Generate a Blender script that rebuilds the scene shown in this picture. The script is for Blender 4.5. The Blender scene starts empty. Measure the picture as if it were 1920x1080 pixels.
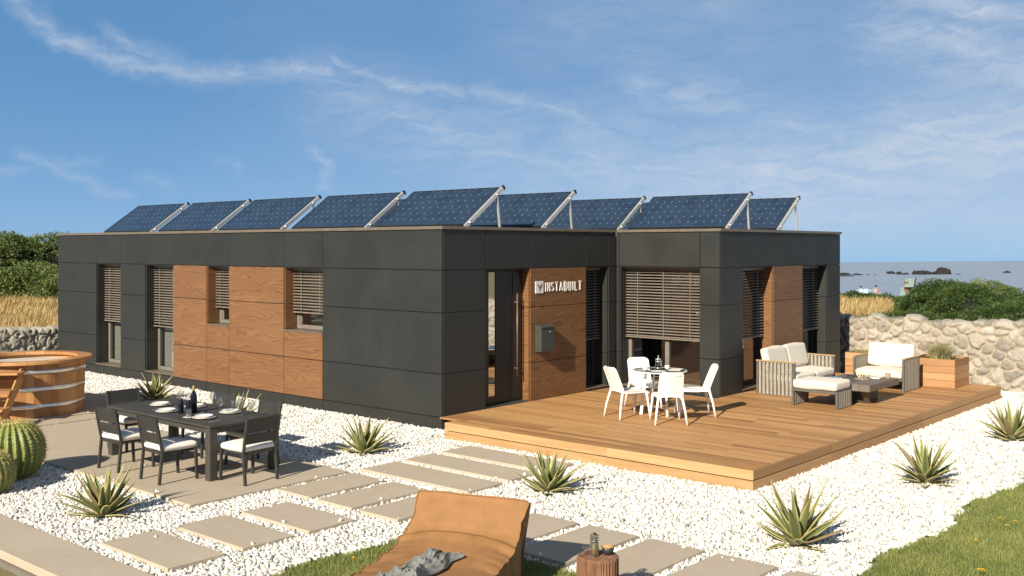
import bpy, bmesh, math, random
import numpy as np
from mathutils import Vector, Matrix, noise as mnoise
R = math.radians
rng = np.random.default_rng(7)
random.seed(7)
scene = bpy.context.scene
COL = scene.collection

# ------------------------------------------------------------------ camera
cam_d = bpy.data.cameras.new('camera')
cam = bpy.data.objects.new('camera', cam_d); COL.objects.link(cam)
CX, CY, CZ = -11.885, -11.863, 3.0
AL = R(41.043)                                   # angle from view axis to +X
cam.location = (CX, CY, CZ)
cam.rotation_euler = (R(90), 0, AL - R(90))      # looks along (cos, sin) of AL
cam_d.sensor_width = 36; cam_d.lens = 1924.4 / 1920 * 36
cam_d.shift_y = -(540 - 464.4) / 1920
cam_d.clip_start = .1; cam_d.clip_end = 3000
scene.camera = cam
FWD = np.array([math.cos(AL), math.sin(AL)]); RGT = np.array([math.sin(AL), -math.cos(AL)])
def bearing(r, d):                                # metres right / ahead of the viewpoint -> world x, y
    return CX + RGT[0]*r + FWD[0]*d, CY + RGT[1]*r + FWD[1]*d

# ------------------------------------------------------------------ light
SUN_EL, SUN_AZ = 29.0, 10.5                       # light travels toward azimuth 12 deg from +X
sun_d = bpy.data.lights.new('sun', 'SUN'); sun_d.energy = 5.0; sun_d.angle = R(.5); sun_d.color = (1, .90, .745)
sun = bpy.data.objects.new('sun', sun_d); COL.objects.link(sun)
ld = Vector((math.cos(R(SUN_EL))*math.cos(R(SUN_AZ)), math.cos(R(SUN_EL))*math.sin(R(SUN_AZ)), -math.sin(R(SUN_EL))))
sun.rotation_euler = ld.to_track_quat('-Z', 'Y').to_euler(); sun.location = (-20, -8, 20)
scene.view_settings.view_transform = 'Standard'; scene.view_settings.look = 'None'
scene.view_settings.gamma = 1; scene.view_settings.exposure = .62
scene.cycles.max_bounces = 8; scene.cycles.transparent_max_bounces = 12; scene.cycles.caustics_reflective = False; scene.cycles.caustics_refractive = False

class NT:
    """small helper for writing node trees"""
    def __init__(s, nt): s.nt = nt
    def n(s, t, props=None, **inp):
        nd = s.nt.nodes.new(t)
        for k, v in (props or {}).items(): setattr(nd, k, v)
        for k, v in inp.items():
            key = int(k[1:]) if k[0] == '_' and k[1:].isdigit() else k.replace('_', ' ')
            s.set(nd.inputs[key], v)
        return nd
    def set(s, sock, v):
        if isinstance(v, bpy.types.NodeSocket): s.nt.links.new(v, sock)
        elif isinstance(v, bpy.types.Node): s.nt.links.new(v.outputs[0], sock)
        else:
            if sock.type == 'RGBA' and hasattr(v, '__len__') and len(v) == 3: v = (*v, 1)
            sock.default_value = v
    def math(s, op, a, b=0., c=None, clamp=False):
        nd = s.nt.nodes.new('ShaderNodeMath'); nd.operation = op; nd.use_clamp = clamp
        s.set(nd.inputs[0], a); s.set(nd.inputs[1], b)
        if c is not None: s.set(nd.inputs[2], c)
        return nd.outputs[0]
    def vm(s, op, a, b=None, scale=None):
        nd = s.nt.nodes.new('ShaderNodeVectorMath'); nd.operation = op
        s.set(nd.inputs[0], a)
        if b is not None: s.set(nd.inputs[1], b)
        if scale is not None: s.set(nd.inputs['Scale'], scale)
        return nd.outputs['Value'] if op in ('DOT_PRODUCT', 'LENGTH', 'DISTANCE') else nd.outputs['Vector']
    def noise(s, vec, scale=5, detail=3, rough=.5, dist=0, out=0):
        nd = s.n('ShaderNodeTexNoise', Vector=vec, Scale=scale, Detail=detail, Roughness=rough, Distortion=dist)
        return nd.outputs[out]
    def ramp(s, fac, stops, interp='LINEAR'):
        nd = s.nt.nodes.new('ShaderNodeValToRGB'); cr = nd.color_ramp; cr.interpolation = interp
        while len(cr.elements) < len(stops): cr.elements.new(.5)
        for e, (p, c) in zip(cr.elements, stops):
            e.position = p; e.color = (*c, 1) if hasattr(c, '__len__') else (c, c, c, 1)
        s.set(nd.inputs[0], fac); return nd.outputs[0]
    def mix(s, fac, a, b, mode='MIX'):
        nd = s.nt.nodes.new('ShaderNodeMix'); nd.data_type = 'RGBA'; nd.blend_type = mode
        s.set(nd.inputs[0], fac); s.set(nd.inputs[6], a); s.set(nd.inputs[7], b); return nd.outputs[2]
    def mapr(s, v, a, b, c=0., d=1.):
        return s.n('ShaderNodeMapRange', Value=v, From_Min=a, From_Max=b, To_Min=c, To_Max=d).outputs[0]
    def attr(s, name): return s.n('ShaderNodeAttribute', {'attribute_name': name}).outputs['Fac']
    def obj(s): return s.n('ShaderNodeTexCoord').outputs['Object']
    def scl(s, vec, v): return s.vm('MULTIPLY', vec, v)
    def bump(s, h, strength=.3, dist=.01): return s.n('ShaderNodeBump', Height=h, Strength=strength, Distance=dist).outputs[0]

# ------------------------------------------------------------------ sky
world = bpy.data.worlds.new('World'); scene.world = world; world.use_nodes = True
SKY_STRENGTH = .085
def build_world():
    nt = world.node_tree; nt.nodes.clear(); w = NT(nt)
    g = w.n('ShaderNodeTexCoord').outputs['Generated']
    sp = w.n('ShaderNodeSeparateXYZ', _0=g).outputs
    z = w.math('MAXIMUM', sp[2], 0.0)
    z2 = w.math('ADD', w.math('MULTIPLY', z, 1.7), .075)
    vec = w.vm('NORMALIZE', w.n('ShaderNodeCombineXYZ', X=sp[0], Y=sp[1], Z=z2).outputs[0])
    sky = w.n('ShaderNodeTexSky', {'sky_type': 'NISHITA', 'sun_disc': False, 'sun_elevation': R(SUN_EL), 'sun_rotation': R(270.0-SUN_AZ),
               'altitude': 0, 'air_density': 1.0, 'dust_density': .25, 'ozone_density': 2.2}, Vector=vec).outputs[0]
    az = w.math('MULTIPLY', w.math('ARCTAN2', sp[1], sp[0]), 180/math.pi)
    el = w.math('MULTIPLY', w.math('ARCSINE', sp[2]), 180/math.pi)
    p0 = w.n('ShaderNodeCombineXYZ', X=az, Y=el, Z=0.).outputs[0]
    # cirrus: streaks as soft capsules in azimuth / elevation, frayed by noise
    d1 = w.vm('SUBTRACT', w.noise(p0, .35, 4, .6, 0, 1), (.5, .5, .5)); d2 = w.vm('SUBTRACT', w.noise(p0, 1.3, 4, .65, 0, 1), (.5, .5, .5))
    p = w.vm('ADD', p0, w.vm('ADD', w.scl(d1, (1.6, 1.6, 0)), w.scl(d2, (.9, .6, 0))))
    fib = w.noise(w.n('ShaderNodeMapping', Vector=p, Rotation=(0, 0, R(-28)), Scale=(.35, 1.6, 1)).outputs[0], 1.1, 7, .62, .6)
    fibc = w.mapr(fib, .36, .68)
    W = [([(66.8,12.2),(64.9,10.6),(62.85,9.8),(60,9.35),(56.7,9.3),(51.4,9.6)], .6, .5), ([(62.6,10.9),(60.5,10),(58.9,9.6)], .6, .35),
         ([(50.8,10.4),(49.3,9.5),(47,9.0),(43.8,8.4)], .55, .42), ([(51,8.6),(45.8,6.7),(39.9,4.7),(32,3.5)], 2.6, .30),
         ([(33.9,9.2),(30.2,8),(24,6.1),(20,4)], 1.5, .26), ([(20.3,13),(17.5,12.1),(13,10.8)], .8, .55), ([(21,11.2),(17.5,10.3),(13,8.6)], 2.0, .42),
         ([(52,5.3),(51.1,4.5),(51.4,3.4)], .35, .28), ([(66.6,4.7),(64.9,3.9),(61.5,2.6)], .4, .24), ([(68,3.8),(63,4.5)], .35, .16),
         ([(43,8.7),(38,7.4),(36.5,6.8)], .7, .26), ([(37,5),(29.6,4),(22.6,4.6),(13,5.7)], 2.8, .34), ([(60.6,3.6),(59.6,3.1)], .5, .18), ([(57,4.7),(56,4.4)], .35, .16)]
    tot = None
    for pts, wd, st in W:
        for a, b in zip(pts, pts[1:]):
            ax, ay = a; bx, by = b; ba = (bx-ax, by-ay, 0); L2 = ba[0]**2 + ba[1]**2
            pa = w.vm('SUBTRACT', p, (ax, ay, 0))
            h = w.math('DIVIDE', w.vm('DOT_PRODUCT', pa, ba), L2, clamp=True)
            d = w.vm('LENGTH', w.vm('SUBTRACT', pa, w.vm('SCALE', ba, scale=h)))
            v = w.math('MULTIPLY', w.math('POWER', w.math('SUBTRACT', 1., w.math('DIVIDE', d, wd*1.6), clamp=True), 1.6), st)
            tot = v if tot is None else w.math('MAXIMUM', tot, v)
    streak = w.math('MULTIPLY', tot, w.math('ADD', w.math('MULTIPLY', fibc, .75), .42))
    broad = w.noise(w.scl(p0, (.5, 1, 1)), .12, 3, .5)
    veil = w.math('MULTIPLY', w.mapr(az, 60., 16., .04, 1.), w.math('ADD', w.math('MULTIPLY', w.mapr(broad, .3, .7), w.math('ADD', w.math('MULTIPLY', fibc, .22), .20)), w.mapr(el, 9., 0., .14, .38)))
    cl = w.math('ADD', streak, veil, clamp=True)
    cl = w.math('MULTIPLY', cl, w.mapr(el, -1., 1.5))
    grad = w.ramp(w.mapr(el, 0., 45.), [(0, (2.15/6, 3.55/6, 5.5/6)), (.09, (1.45/6, 2.95/6, 5.0/6)), (.2, (1.0/6, 2.45/6, 4.55/6)), (.36, (.86/6, 2.25/6, 4.3/6)), (.6, (.5/6, 1.1/6, 2.1/6)), (1, (.32/6, .62/6, 1.1/6))])
    grad = w.vm('SCALE', grad, scale=6.)
    col = w.mix(w.mapr(el, 12., 30., .78, .9), w.mix(1., sky, (.50, .72, .92, 1), 'MULTIPLY'), grad)
    col = w.mix(cl, col, (4.9, 5.35, 6.0, 1))
    bg = w.n('ShaderNodeBackground', Color=col, Strength=SKY_STRENGTH)
    out = w.n('ShaderNodeOutputWorld', Surface=bg.outputs[0])
build_world()

# ------------------------------------------------------------------ materials
MATS = {}
def material(name, fn):
    m = bpy.data.materials.new(name); m.use_nodes = True; nt = m.node_tree; nt.nodes.clear(); w = NT(nt)
    out = nt.nodes.new('ShaderNodeOutputMaterial'); r = fn(w)
    nt.links.new(r if isinstance(r, bpy.types.NodeSocket) else r.outputs[0], out.inputs[0]); MATS[name] = m; return m
def pbr(w, col, rough=.6, normal=None, **kw):
    nd = w.n('ShaderNodeBsdfPrincipled'); w.set(nd.inputs['Base Color'], col); w.set(nd.inputs['Roughness'], rough)
    if normal is not None: w.set(nd.inputs['Normal'], normal)
    for k, v in kw.items(): w.set(nd.inputs[k.replace('_', ' ')], v)
    return nd
def simple(name, col, rough=.5, var=.12, scale=6., bump=.05, **kw):
    def f(w):
        o = w.obj(); n = w.noise(o, scale, 4, .6)
        c = w.mix(w.mapr(n, .3, .7), tuple(x*(1-var) for x in col), tuple(min(1, x*(1+var)) for x in col))
        return pbr(w, c, w.math('ADD', w.math('MULTIPLY', w.math('SUBTRACT', n, .5), .25), rough), w.bump(w.noise(o, scale*12, 2), bump, .004), **kw)
    return material(name, f)

def m_cladding(w):
    o = w.obj(); r = w.attr('rnd'); n = w.noise(o, 1.2, 4, .55)
    st = w.noise(w.scl(o, (3, 3, .25)), 3., 4, .6)
    c = w.mix(w.mapr(n, .3, .75), (.0185, .0200, .0180), (.0235, .0245, .0215))
    c = w.mix(w.math('MULTIPLY', w.mapr(st, .5, .8), .15), c, (.038, .037, .032))
    c = w.mix(w.math('MULTIPLY', r, .3), c, (.020, .021, .019))
    return pbr(w, c, w.mapr(n, .3, .7, .46, .6), w.bump(w.noise(o, 260, 2), .04, .001))
material('cladding', m_cladding)
def m_veneer(w):
    o = w.obj(); r = w.attr('rnd')
    sp = w.n('ShaderNodeSeparateXYZ', _0=o).outputs
    s = w.math('ADD', sp[0], sp[1])                                     # runs along either facade
    v = w.n('ShaderNodeCombineXYZ', X=w.math('ADD', w.math('MULTIPLY', s, 1.), w.math('MULTIPLY', r, 37.)), Y=w.math('MULTIPLY', sp[2], 3.4), Z=w.math('MULTIPLY', r, 11.)).outputs[0]
    lv = w.n('ShaderNodeCombineXYZ', X=w.math('ADD', w.math('MULTIPLY', s, .85), w.math('MULTIPLY', r, 37.)), Y=w.math('MULTIPLY', sp[2], 5.2), Z=w.math('MULTIPLY', r, 11.)).outputs[0]
    warp = w.math('ADD', w.noise(lv, 1., 2, .4), w.math('MULTIPLY', w.noise(w.scl(lv, (2.6, 2.2, 1)), 1., 2, .5), .16))
    ph = w.math('ADD', w.math('MULTIPLY', sp[2], 19.), w.math('MULTIPLY', warp, 7.))
    saw = w.math('FRACT', ph); rings = w.math('MULTIPLY', w.math('POWER', saw, 2.2), w.math('SUBTRACT', 1., w.math('POWER', saw, 14.)))
    pores = w.noise(w.scl(v, (2.0, 26, 1)), 2.2, 4, .6); tone = w.noise(w.scl(lv, (.6, .5, 1)), 1., 3, .5)
    f = w.math('ADD', w.math('MULTIPLY', rings, -.42), w.math('ADD', w.math('MULTIPLY', pores, .42), w.math('ADD', w.math('MULTIPLY', tone, .3), .29)))
    c = w.ramp(f, [(.2, (.105, .046, .019)), (.45, (.160, .074, .029)), (.62, (.205, .100, .041)), (.85, (.26, .138, .06))])
    c = w.mix(w.math('MULTIPLY', w.math('SUBTRACT', r, .5), .3), c, (.145, .062, .022))
    return pbr(w, c, .5, w.bump(pores, .12, .002))
material('veneer', m_veneer)
def planks(axis, stops, rough=.6, fine=1.):
    def f(w):
        o = w.obj(); r = w.attr('rnd')
        off = w.n('ShaderNodeCombineXYZ', X=w.math('MULTIPLY', r, 61.), Y=w.math('MULTIPLY', r, 17.), Z=w.math('MULTIPLY', r, 29.)).outputs[0]
        sc = {'x': (.35, 5, 5), 'y': (5, .35, 5), 'z': (5, 5, .35)}[axis]
        v = w.vm('ADD', w.scl(o, sc), off)
        n1 = w.noise(v, 2.4*fine, 5, .6, .8); n2 = w.noise(w.scl(v, (1, 1, 1)), 14*fine, 3, .6)
        f_ = w.math('ADD', w.math('MULTIPLY', n1, .62), w.math('ADD', w.math('MULTIPLY', n2, .25), w.math('MULTIPLY', w.math('SUBTRACT', r, .5), .46)))
        return pbr(w, w.ramp(f_, stops), w.mapr(n1, .3, .7, rough-.08, rough+.1), w.bump(n2, .25, .003))
    return f
DECK = [(.10, (.25, .125, .046)), (.36, (.375, .197, .074)), (.56, (.465, .255, .101)), (.88, (.60, .36, .160))]
material('deck_wood_y', planks('y', DECK)); material('deck_wood_x', planks('x', DECK)); material('fascia_wood', planks('y', [(p_, tuple(min(.8, k*f_) for k, f_ in zip(c_, (1.22, 1.4, 1.65)))) for p_, c_ in DECK]))
CEDAR = [(.15, (.29, .125, .042)), (.4, (.40, .19, .066)), (.6, (.48, .245, .09)), (.85, (.58, .33, .135))]
material('cedar', planks('z', CEDAR)); material('cedar_x', planks('x', CEDAR)); material('cedar_y', planks('y', CEDAR))
PLANT = [(.15, (.26, .125, .052)), (.45, (.40, .215, .095)), (.7, (.5, .29, .14)), (.9, (.56, .35, .18))]
material('planter_x', planks('x', PLANT)); material('planter_y', planks('y', PLANT))
TABLEW = [(.2, (.10, .082, .064)), (.5, (.15, .122, .095)), (.8, (.20, .165, .13))]
material('grey_wood', planks('y', TABLEW))
FLOOR = [(.2, (.10, .055, .028)), (.5, (.17, .1, .055)), (.8, (.22, .14, .08))]
material('floor_wood', planks('y', FLOOR))

def m_paving(w):
    o = w.obj(); n = w.noise(o, .8, 5, .6); n2 = w.noise(w.scl(o, (2, 9, 1)), 3, 5, .65); n3 = w.noise(o, 90, 2)
    r = w.attr('rnd')
    f = w.math('ADD', w.math('MULTIPLY', n, .5), w.math('ADD', w.math('MULTIPLY', n2, .35), w.math('MULTIPLY', n3, .15)))
    c = w.ramp(f, [(.3, (.405, .340, .255)), (.5, (.455, .386, .292)), (.7, (.50, .428, .33))])
    c = w.mix(w.math('MULTIPLY', r, .22), c, (.39, .322, .235))
    st = w.noise(o, 2.6, 5, .7); c = w.mix(w.math('MULTIPLY', w.mapr(st, .55, .75), .18), c, (.24, .20, .15)); c = w.mix(w.math('MULTIPLY', w.mapr(w.noise(o, 5.5, 3), .62, .72), .22), c, (.56, .49, .39))
    return pbr(w, c, .75, w.bump(n3, .14, .003))
material('paving', m_paving)
def m_pebble(w):
    r = w.n('ShaderNodeObjectInfo').outputs['Random']; o = w.obj()
    c = w.ramp(r, [(0, (.26, .245, .22)), (.10, (.48, .455, .415)), (.32, (.69, .665, .605)), (1, (.84, .82, .765))])
    n = w.noise(o, 4, 3)
    c = w.mix(w.math('MULTIPLY', w.mapr(n, .5, .75), .25), c, (.5, .46, .4))
    return pbr(w, c, .7)
material('pebble', m_pebble)
def m_gravelbed(w):
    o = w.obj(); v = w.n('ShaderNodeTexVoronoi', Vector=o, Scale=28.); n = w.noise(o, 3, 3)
    c = w.ramp(v.outputs['Distance'], [(0, (.55, .52, .47)), (.45, (.42, .39, .35)), (.8, (.14, .13, .12))])  # shade of the pebble gaps painted in: colour darkens between cells
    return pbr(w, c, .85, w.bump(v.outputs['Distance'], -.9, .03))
material('gravel_bed', m_gravelbed)
def m_ground(w):
    o = w.obj(); n = w.noise(o, .25, 5); n2 = w.noise(o, 6, 5, .65)
    c = w.mix(w.mapr(n, .35, .65), (.19, .15, .075), (.11, .115, .04)); c = w.mix(w.math('MULTIPLY', n2, .6), c, (.26, .2, .1))
    return pbr(w, c, .95, w.bump(n2, .6, .05))
material('terrain', m_ground)
def m_soil(w):
    o = w.obj(); n = w.noise(o, 9, 5, .7)
    return pbr(w, w.mix(n, (.09, .10, .032), (.18, .15, .07)), .95, w.bump(n, .6, .03))
material('turf_soil', m_soil)
def leafmat(name, stops, trans=.35, rough=.55):
    def f(w):
        r = w.attr('rnd'); o = w.obj(); n = w.noise(o, .7, 3)
        c = w.ramp(w.math('ADD', w.math('MULTIPLY', r, .7), w.math('MULTIPLY', n, .35)), stops)
        p = pbr(w, c, rough); t = w.n('ShaderNodeBsdfTranslucent', Color=c)
        return w.n('ShaderNodeMixShader', Fac=trans, _1=p.outputs[0], _2=t.outputs[0])
    return material(name, f)
leafmat('lawn_blade', [(.1, (.125, .18, .04)), (.35, (.225, .28, .072)), (.6, (.335, .36, .105)), (.85, (.48, .455, .19)), (1, (.6, .53, .28))])
leafmat('straw', [(.1, (.30, .20, .075)), (.5, (.50, .355, .14)), (.9, (.68, .53, .25))])
leafmat('scrub', [(.1, (.020, .042, .010)), (.45, (.045, .085, .016)), (.75, (.088, .135, .028)), (1, (.16, .20, .055))], .25)
leafmat('scrub_olive', [(.1, (.05, .078, .02)), (.45, (.105, .15, .036)), (.75, (.175, .215, .055)), (1, (.25, .27, .095))], .25)
leafmat('planter_grass', [(.1, (.17, .17, .06)), (.5, (.33, .31, .13)), (.9, (.52, .46, .24))])
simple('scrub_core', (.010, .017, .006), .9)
def m_agave(w):
    e = w.attr('edge'); r = w.attr('rnd'); t = w.attr('along'); o = w.obj(); n = w.noise(w.scl(o, (1, 1, 1)), 18, 4)
    g = w.ramp(w.math('ADD', w.math('MULTIPLY', r, .6), w.math('MULTIPLY', n, .4)), [(.2, (.11, .15, .050)), (.6, (.19, .23, .085)), (.95, (.30, .31, .13))])
    c = w.mix(w.mapr(e, .45, .8), g, w.mix(n, (.48, .42, .15), (.62, .55, .26)))
    c = w.mix(w.mapr(t, .93, 1.), c, (.07, .04, .02))
    c = w.mix(w.math('MULTIPLY', w.math('GREATER_THAN', r, .90), .85), c, w.mix(n, (.20, .135, .06), (.34, .25, .12)))
    p = pbr(w, c, .42); tr = w.n('ShaderNodeBsdfTranslucent', Color=c)
    return w.n('ShaderNodeMixShader', Fac=.15, _1=p.outputs[0], _2=tr.outputs[0])
material('agave', m_agave)
def m_cactus(w):
    o = w.obj(); n = w.noise(o, 7, 4); e = w.attr('edge')
    c = w.mix(e, w.mix(n, (.12, .175, .032), (.18, .235, .055)), w.mix(n, (.30, .31, .085), (.38, .34, .12)))
    return pbr(w, c, .5)
material('cactus', m_cactus)
simple('cactus_spine', (.62, .46, .17), .5)
def m_stone(name, stops, mort, contrast=1., crevice_shade=.62):
    def f(w):
        o = w.obj(); r = w.attr('rnd'); m = w.attr('mortar'); n = w.noise(o, 5, 6, .65); n2 = w.noise(w.scl(o, (1, 1, 2.2)), 16, 5, .7)
        c = w.ramp(w.math('ADD', w.math('MULTIPLY', r, .5), w.math('MULTIPLY', n, .5)), stops)
        c = w.mix(w.math('MULTIPLY', w.mapr(n2, .5, .75), .4*contrast), c, (.16, .145, .12))
        c = w.mix(w.math('MULTIPLY', w.mapr(w.noise(o, 2.3, 4), .52, .7), .4), c, (.46, .38, .26))
        n3 = w.noise(o, 38, 4, .7)
        c = w.mix(w.math('MULTIPLY', w.mapr(n3, .45, .7), .35), c, (.25, .225, .185))
        c = w.mix(m, c, w.mix(n2, mort[0], mort[1]))
        c = w.mix(w.math('MULTIPLY', w.attr('crevice_shade'), crevice_shade), c, (.115, .095, .07))  # shade of the joints, painted into the stone colour
        return pbr(w, c, .9, w.bump(w.math('ADD', w.math('ADD', n, n2), n3), .9, .03))
    return material(name, f)
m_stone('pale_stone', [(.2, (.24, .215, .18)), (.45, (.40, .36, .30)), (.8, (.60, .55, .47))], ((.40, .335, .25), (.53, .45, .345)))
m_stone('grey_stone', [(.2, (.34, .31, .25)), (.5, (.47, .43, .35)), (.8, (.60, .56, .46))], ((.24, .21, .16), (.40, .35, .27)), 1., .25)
simple('render_white', (.75, .73, .69), .8); simple('interior_wall', (.62, .58, .52), .85)
simple('roof_membrane', (.10, .10, .10), .85)
simple('trim_metal', (.20, .165, .125), .42, Metallic=.35)
simple('frame_taupe', (.185, .165, .14), .45); simple('blind_slat', (.205, .174, .14), .42)
simple('window_frame_dark', (.03, .028, .025), .4); simple('door_leaf', (.014, .0135, .013), .38, .05)
simple('handle_bronze', (.26, .16, .085), .45, Metallic=.4)
simple('aluminium', (.72, .69, .64), .32, .05, Metallic=.55); simple('black_plastic', (.02, .02, .02), .45)
simple('sign_white', (.80, .78, .73), .45, .02); simple('sign_dark', (.03, .028, .026), .5)
simple('mailbox', (.052, .056, .050), .45); simple('steel', (.78, .77, .74), .32, .06, Metallic=.85)
simple('charcoal', (.036, .033, .028), .5); simple('table_charcoal', (.050, .045, .037), .62)
simple('lounge_frame', (.105, .098, .086), .5); simple('armrest_teak', (.40, .27, .13), .5)
simple('strap', (.30, .275, .225), .7, .15, 14)
def m_fabric(name, col, sc=380., var=.06):
    def f(w):
        o = w.obj(); n = w.noise(o, 3, 4); wv = w.noise(o, sc, 2)
        c = w.mix(n, tuple(x*(1-var) for x in col), col)
        return pbr(w, c, .9, w.bump(w.math('ADD', w.math('MULTIPLY', wv, .12), w.noise(o, 7, 3)), .22, .012), Sheen_Weight=.2)
    return material(name, f)
m_fabric('cushion', (.66, .60, .505)); m_fabric('cushion_white', (.78, .745, .67)); m_fabric('throw', (.225, .23, .215), 260, .3); m_fabric('curtain', (.68, .64, .57))
simple('white_plastic', (.84, .825, .79), .38, .02, 4, .01)
def m_leather(w):
    o = w.obj(); n = w.noise(o, 2.2, 5, .6); n2 = w.noise(o, 9, 4, .6); cr = w.n('ShaderNodeTexVoronoi', Vector=o, Scale=150.).outputs['Distance']
    c = w.ramp(w.math('ADD', w.math('MULTIPLY', n, .7), w.math('MULTIPLY', n2, .3)), [(.3, (.245, .120, .046)), (.5, (.285, .145, .057)), (.72, (.33, .172, .072))])
    return pbr(w, c, .72, w.bump(w.math('ADD', w.math('MULTIPLY', cr, .12), w.math('MULTIPLY', n2, .7)), .25, .01), Specular_IOR_Level=.3)
material('leather', m_leather)
def m_bark(w):
    o = w.obj(); n = w.noise(w.scl(o, (1, 1, .18)), 26, 5, .7); n2 = w.noise(o, 6, 4)
    return pbr(w, w.ramp(w.math('ADD', w.math('MULTIPLY', n, .7), w.math('MULTIPLY', n2, .3)), [(.25, (.075, .034, .018)), (.5, (.20, .095, .048)), (.75, (.34, .19, .105))]), .85, w.bump(n, .7, .012))
material('bark', m_bark)
def m_endgrain(w):
    o = w.obj(); n = w.noise(o, 16, 5, .7); rr = w.vm('LENGTH', w.scl(o, (1, 1, 0)))
    rings = w.math('SINE', w.math('ADD', w.math('MULTIPLY', rr, 420.), w.math('MULTIPLY', n, 9.)))
    return pbr(w, w.ramp(w.math('ADD', w.math('MULTIPLY', rings, .15), n), [(.25, (.10, .045, .024)), (.5, (.24, .115, .06)), (.8, (.38, .22, .13))]), .8, w.bump(n, .5, .008))
material('end_grain', m_endgrain)
def m_pv(w):
    uv = w.n('ShaderNodeAttribute', {'attribute_name': 'pv'}).outputs['Vector']
    sp = w.n('ShaderNodeSeparateXYZ', _0=uv).outputs
    fx = w.math('FRACT', sp[0]); fy = w.math('FRACT', sp[1])
    ex = w.math('ABSOLUTE', w.math('SUBTRACT', fx, .5)); ey = w.math('ABSOLUTE', w.math('SUBTRACT', fy, .5))
    line = w.math('MAXIMUM', w.math('GREATER_THAN', ex, .482), w.math('GREATER_THAN', ey, .482))
    diam = w.math('GREATER_THAN', w.math('ADD', ex, ey), .905)
    bus = w.math('LESS_THAN', w.math('ABSOLUTE', w.math('SUBTRACT', w.math('ABSOLUTE', w.math('SUBTRACT', fx, .5)), .2)), .012)
    n = w.noise(w.obj(), 1.4, 3)
    cell = w.n('ShaderNodeTexWhiteNoise', Vector=w.vm('FLOOR', uv)).outputs['Value']
    c = w.mix(cell, (.016, .032, .062), (.024, .044, .08))
    c = w.mix(w.math('MULTIPLY', line, .12), c, (.13, .16, .20)); c = w.mix(w.math('MULTIPLY', bus, .25), c, (.2, .22, .24))
    c = w.mix(w.math('MULTIPLY', diam, .45), c, (.42, .44, .45))
    return pbr(w, c, w.mapr(n, .3, .7, .16, .26), None, IOR=1.5)
material('pv_glass', m_pv)
def m_glass(tint, rgh, base, power):
    def f(w):
        fc = w.n('ShaderNodeLayerWeight', Blend=.5).outputs['Facing']
        t = w.n('ShaderNodeBsdfTransparent', Color=tint); g = w.n('ShaderNodeBsdfGlossy', Color=(1, 1, 1), Roughness=rgh)
        return w.n('ShaderNodeMixShader', Fac=w.math('ADD', w.math('MULTIPLY', w.math('POWER', fc, power), .6), base, clamp=True), _1=t.outputs[0], _2=g.outputs[0])
    return f
material('window_glass', m_glass((.80, .82, .81), .005, .18, 4.)); material('door_glass', m_glass((.4, .4, .4), .005, .72, 4.)); material('clear_glass', m_glass((.94, .95, .94), .03, .10, 2.)); material('table_glass', m_glass((.62, .66, .66), .01, .06, 4.))
simple('dark_bottle', (.007, .008, .016), .12, .1); simple('porcelain', (.78, .76, .71), .25, .02, 4, .01)
simple('gold_foil', (.45, .33, .14), .35, Metallic=.4); simple('lemon_drink', (.42, .40, .20), .3); simple('mint', (.07, .15, .03), .5)
simple('bowl_dark', (.035, .04, .045), .5); simple('snack', (.52, .33, .12), .7, .35, 40); simple('paper', (.70, .67, .6), .7); simple('magazine_print', (.10, .16, .22), .35, .6, 30)
simple('coffee', (.03, .017, .009), .15); simple('clay_mug', (.30, .23, .18), .6); simple('antler', (.66, .58, .40), .6)
def m_water(name, col, rough, scale, strength, dist):
    def f(w):
        o = w.obj(); n = w.noise(w.scl(o, (1, 1, 1)), scale, 4, .6)
        return pbr(w, col, rough, w.bump(n, strength, dist), IOR=1.33)
    return material(name, f)
m_water('pool_water', (.014, .085, .14), .06, 2.2, .25, .04); m_water('tub_water', (.74, .71, .64), .22, 5., .5, .03)
def m_sea(w):
    o = w.obj(); n = w.noise(w.scl(o, (1, 1, 1)), .5, 6, .65); n2 = w.noise(o, .03, 4)
    c = w.mix(n2, (.22, .285, .37), (.29, .35, .43))
    fl = w.noise(w.scl(o, (1, 1, 1)), .9, 5, .75); c = w.mix(w.math('MULTIPLY', w.mapr(fl, .52, .72), .6), c, (.62, .64, .66)); c = w.mix(w.math('MULTIPLY', w.mapr(fl, .5, .3), .35), c, (.22, .26, .31))  # pale flecks paint sun glitter into the water colour
    return pbr(w, c, .4, w.bump(n, .9, .5), IOR=1.33)
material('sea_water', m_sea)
simple('sea_rock', (.018, .016, .016), .85, .4, .6, .5)
simple('skin', (.45, .27, .19), .6); simple('swim_red', (.25, .05, .05), .7); simple('swim_dark', (.03, .03, .05), .7); simple('hair', (.03, .02, .012), .7)
simple('parasol_blue', (.20, .38, .66), .7); simple('post_wood', (.20, .10, .05), .8); simple('board_print', (.21, .29, .25), .4, .25, 12)
simple('dandelion', (.75, .50, .02), .6); simple('stem_green', (.10, .16, .04), .6)
M = MATS

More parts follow.
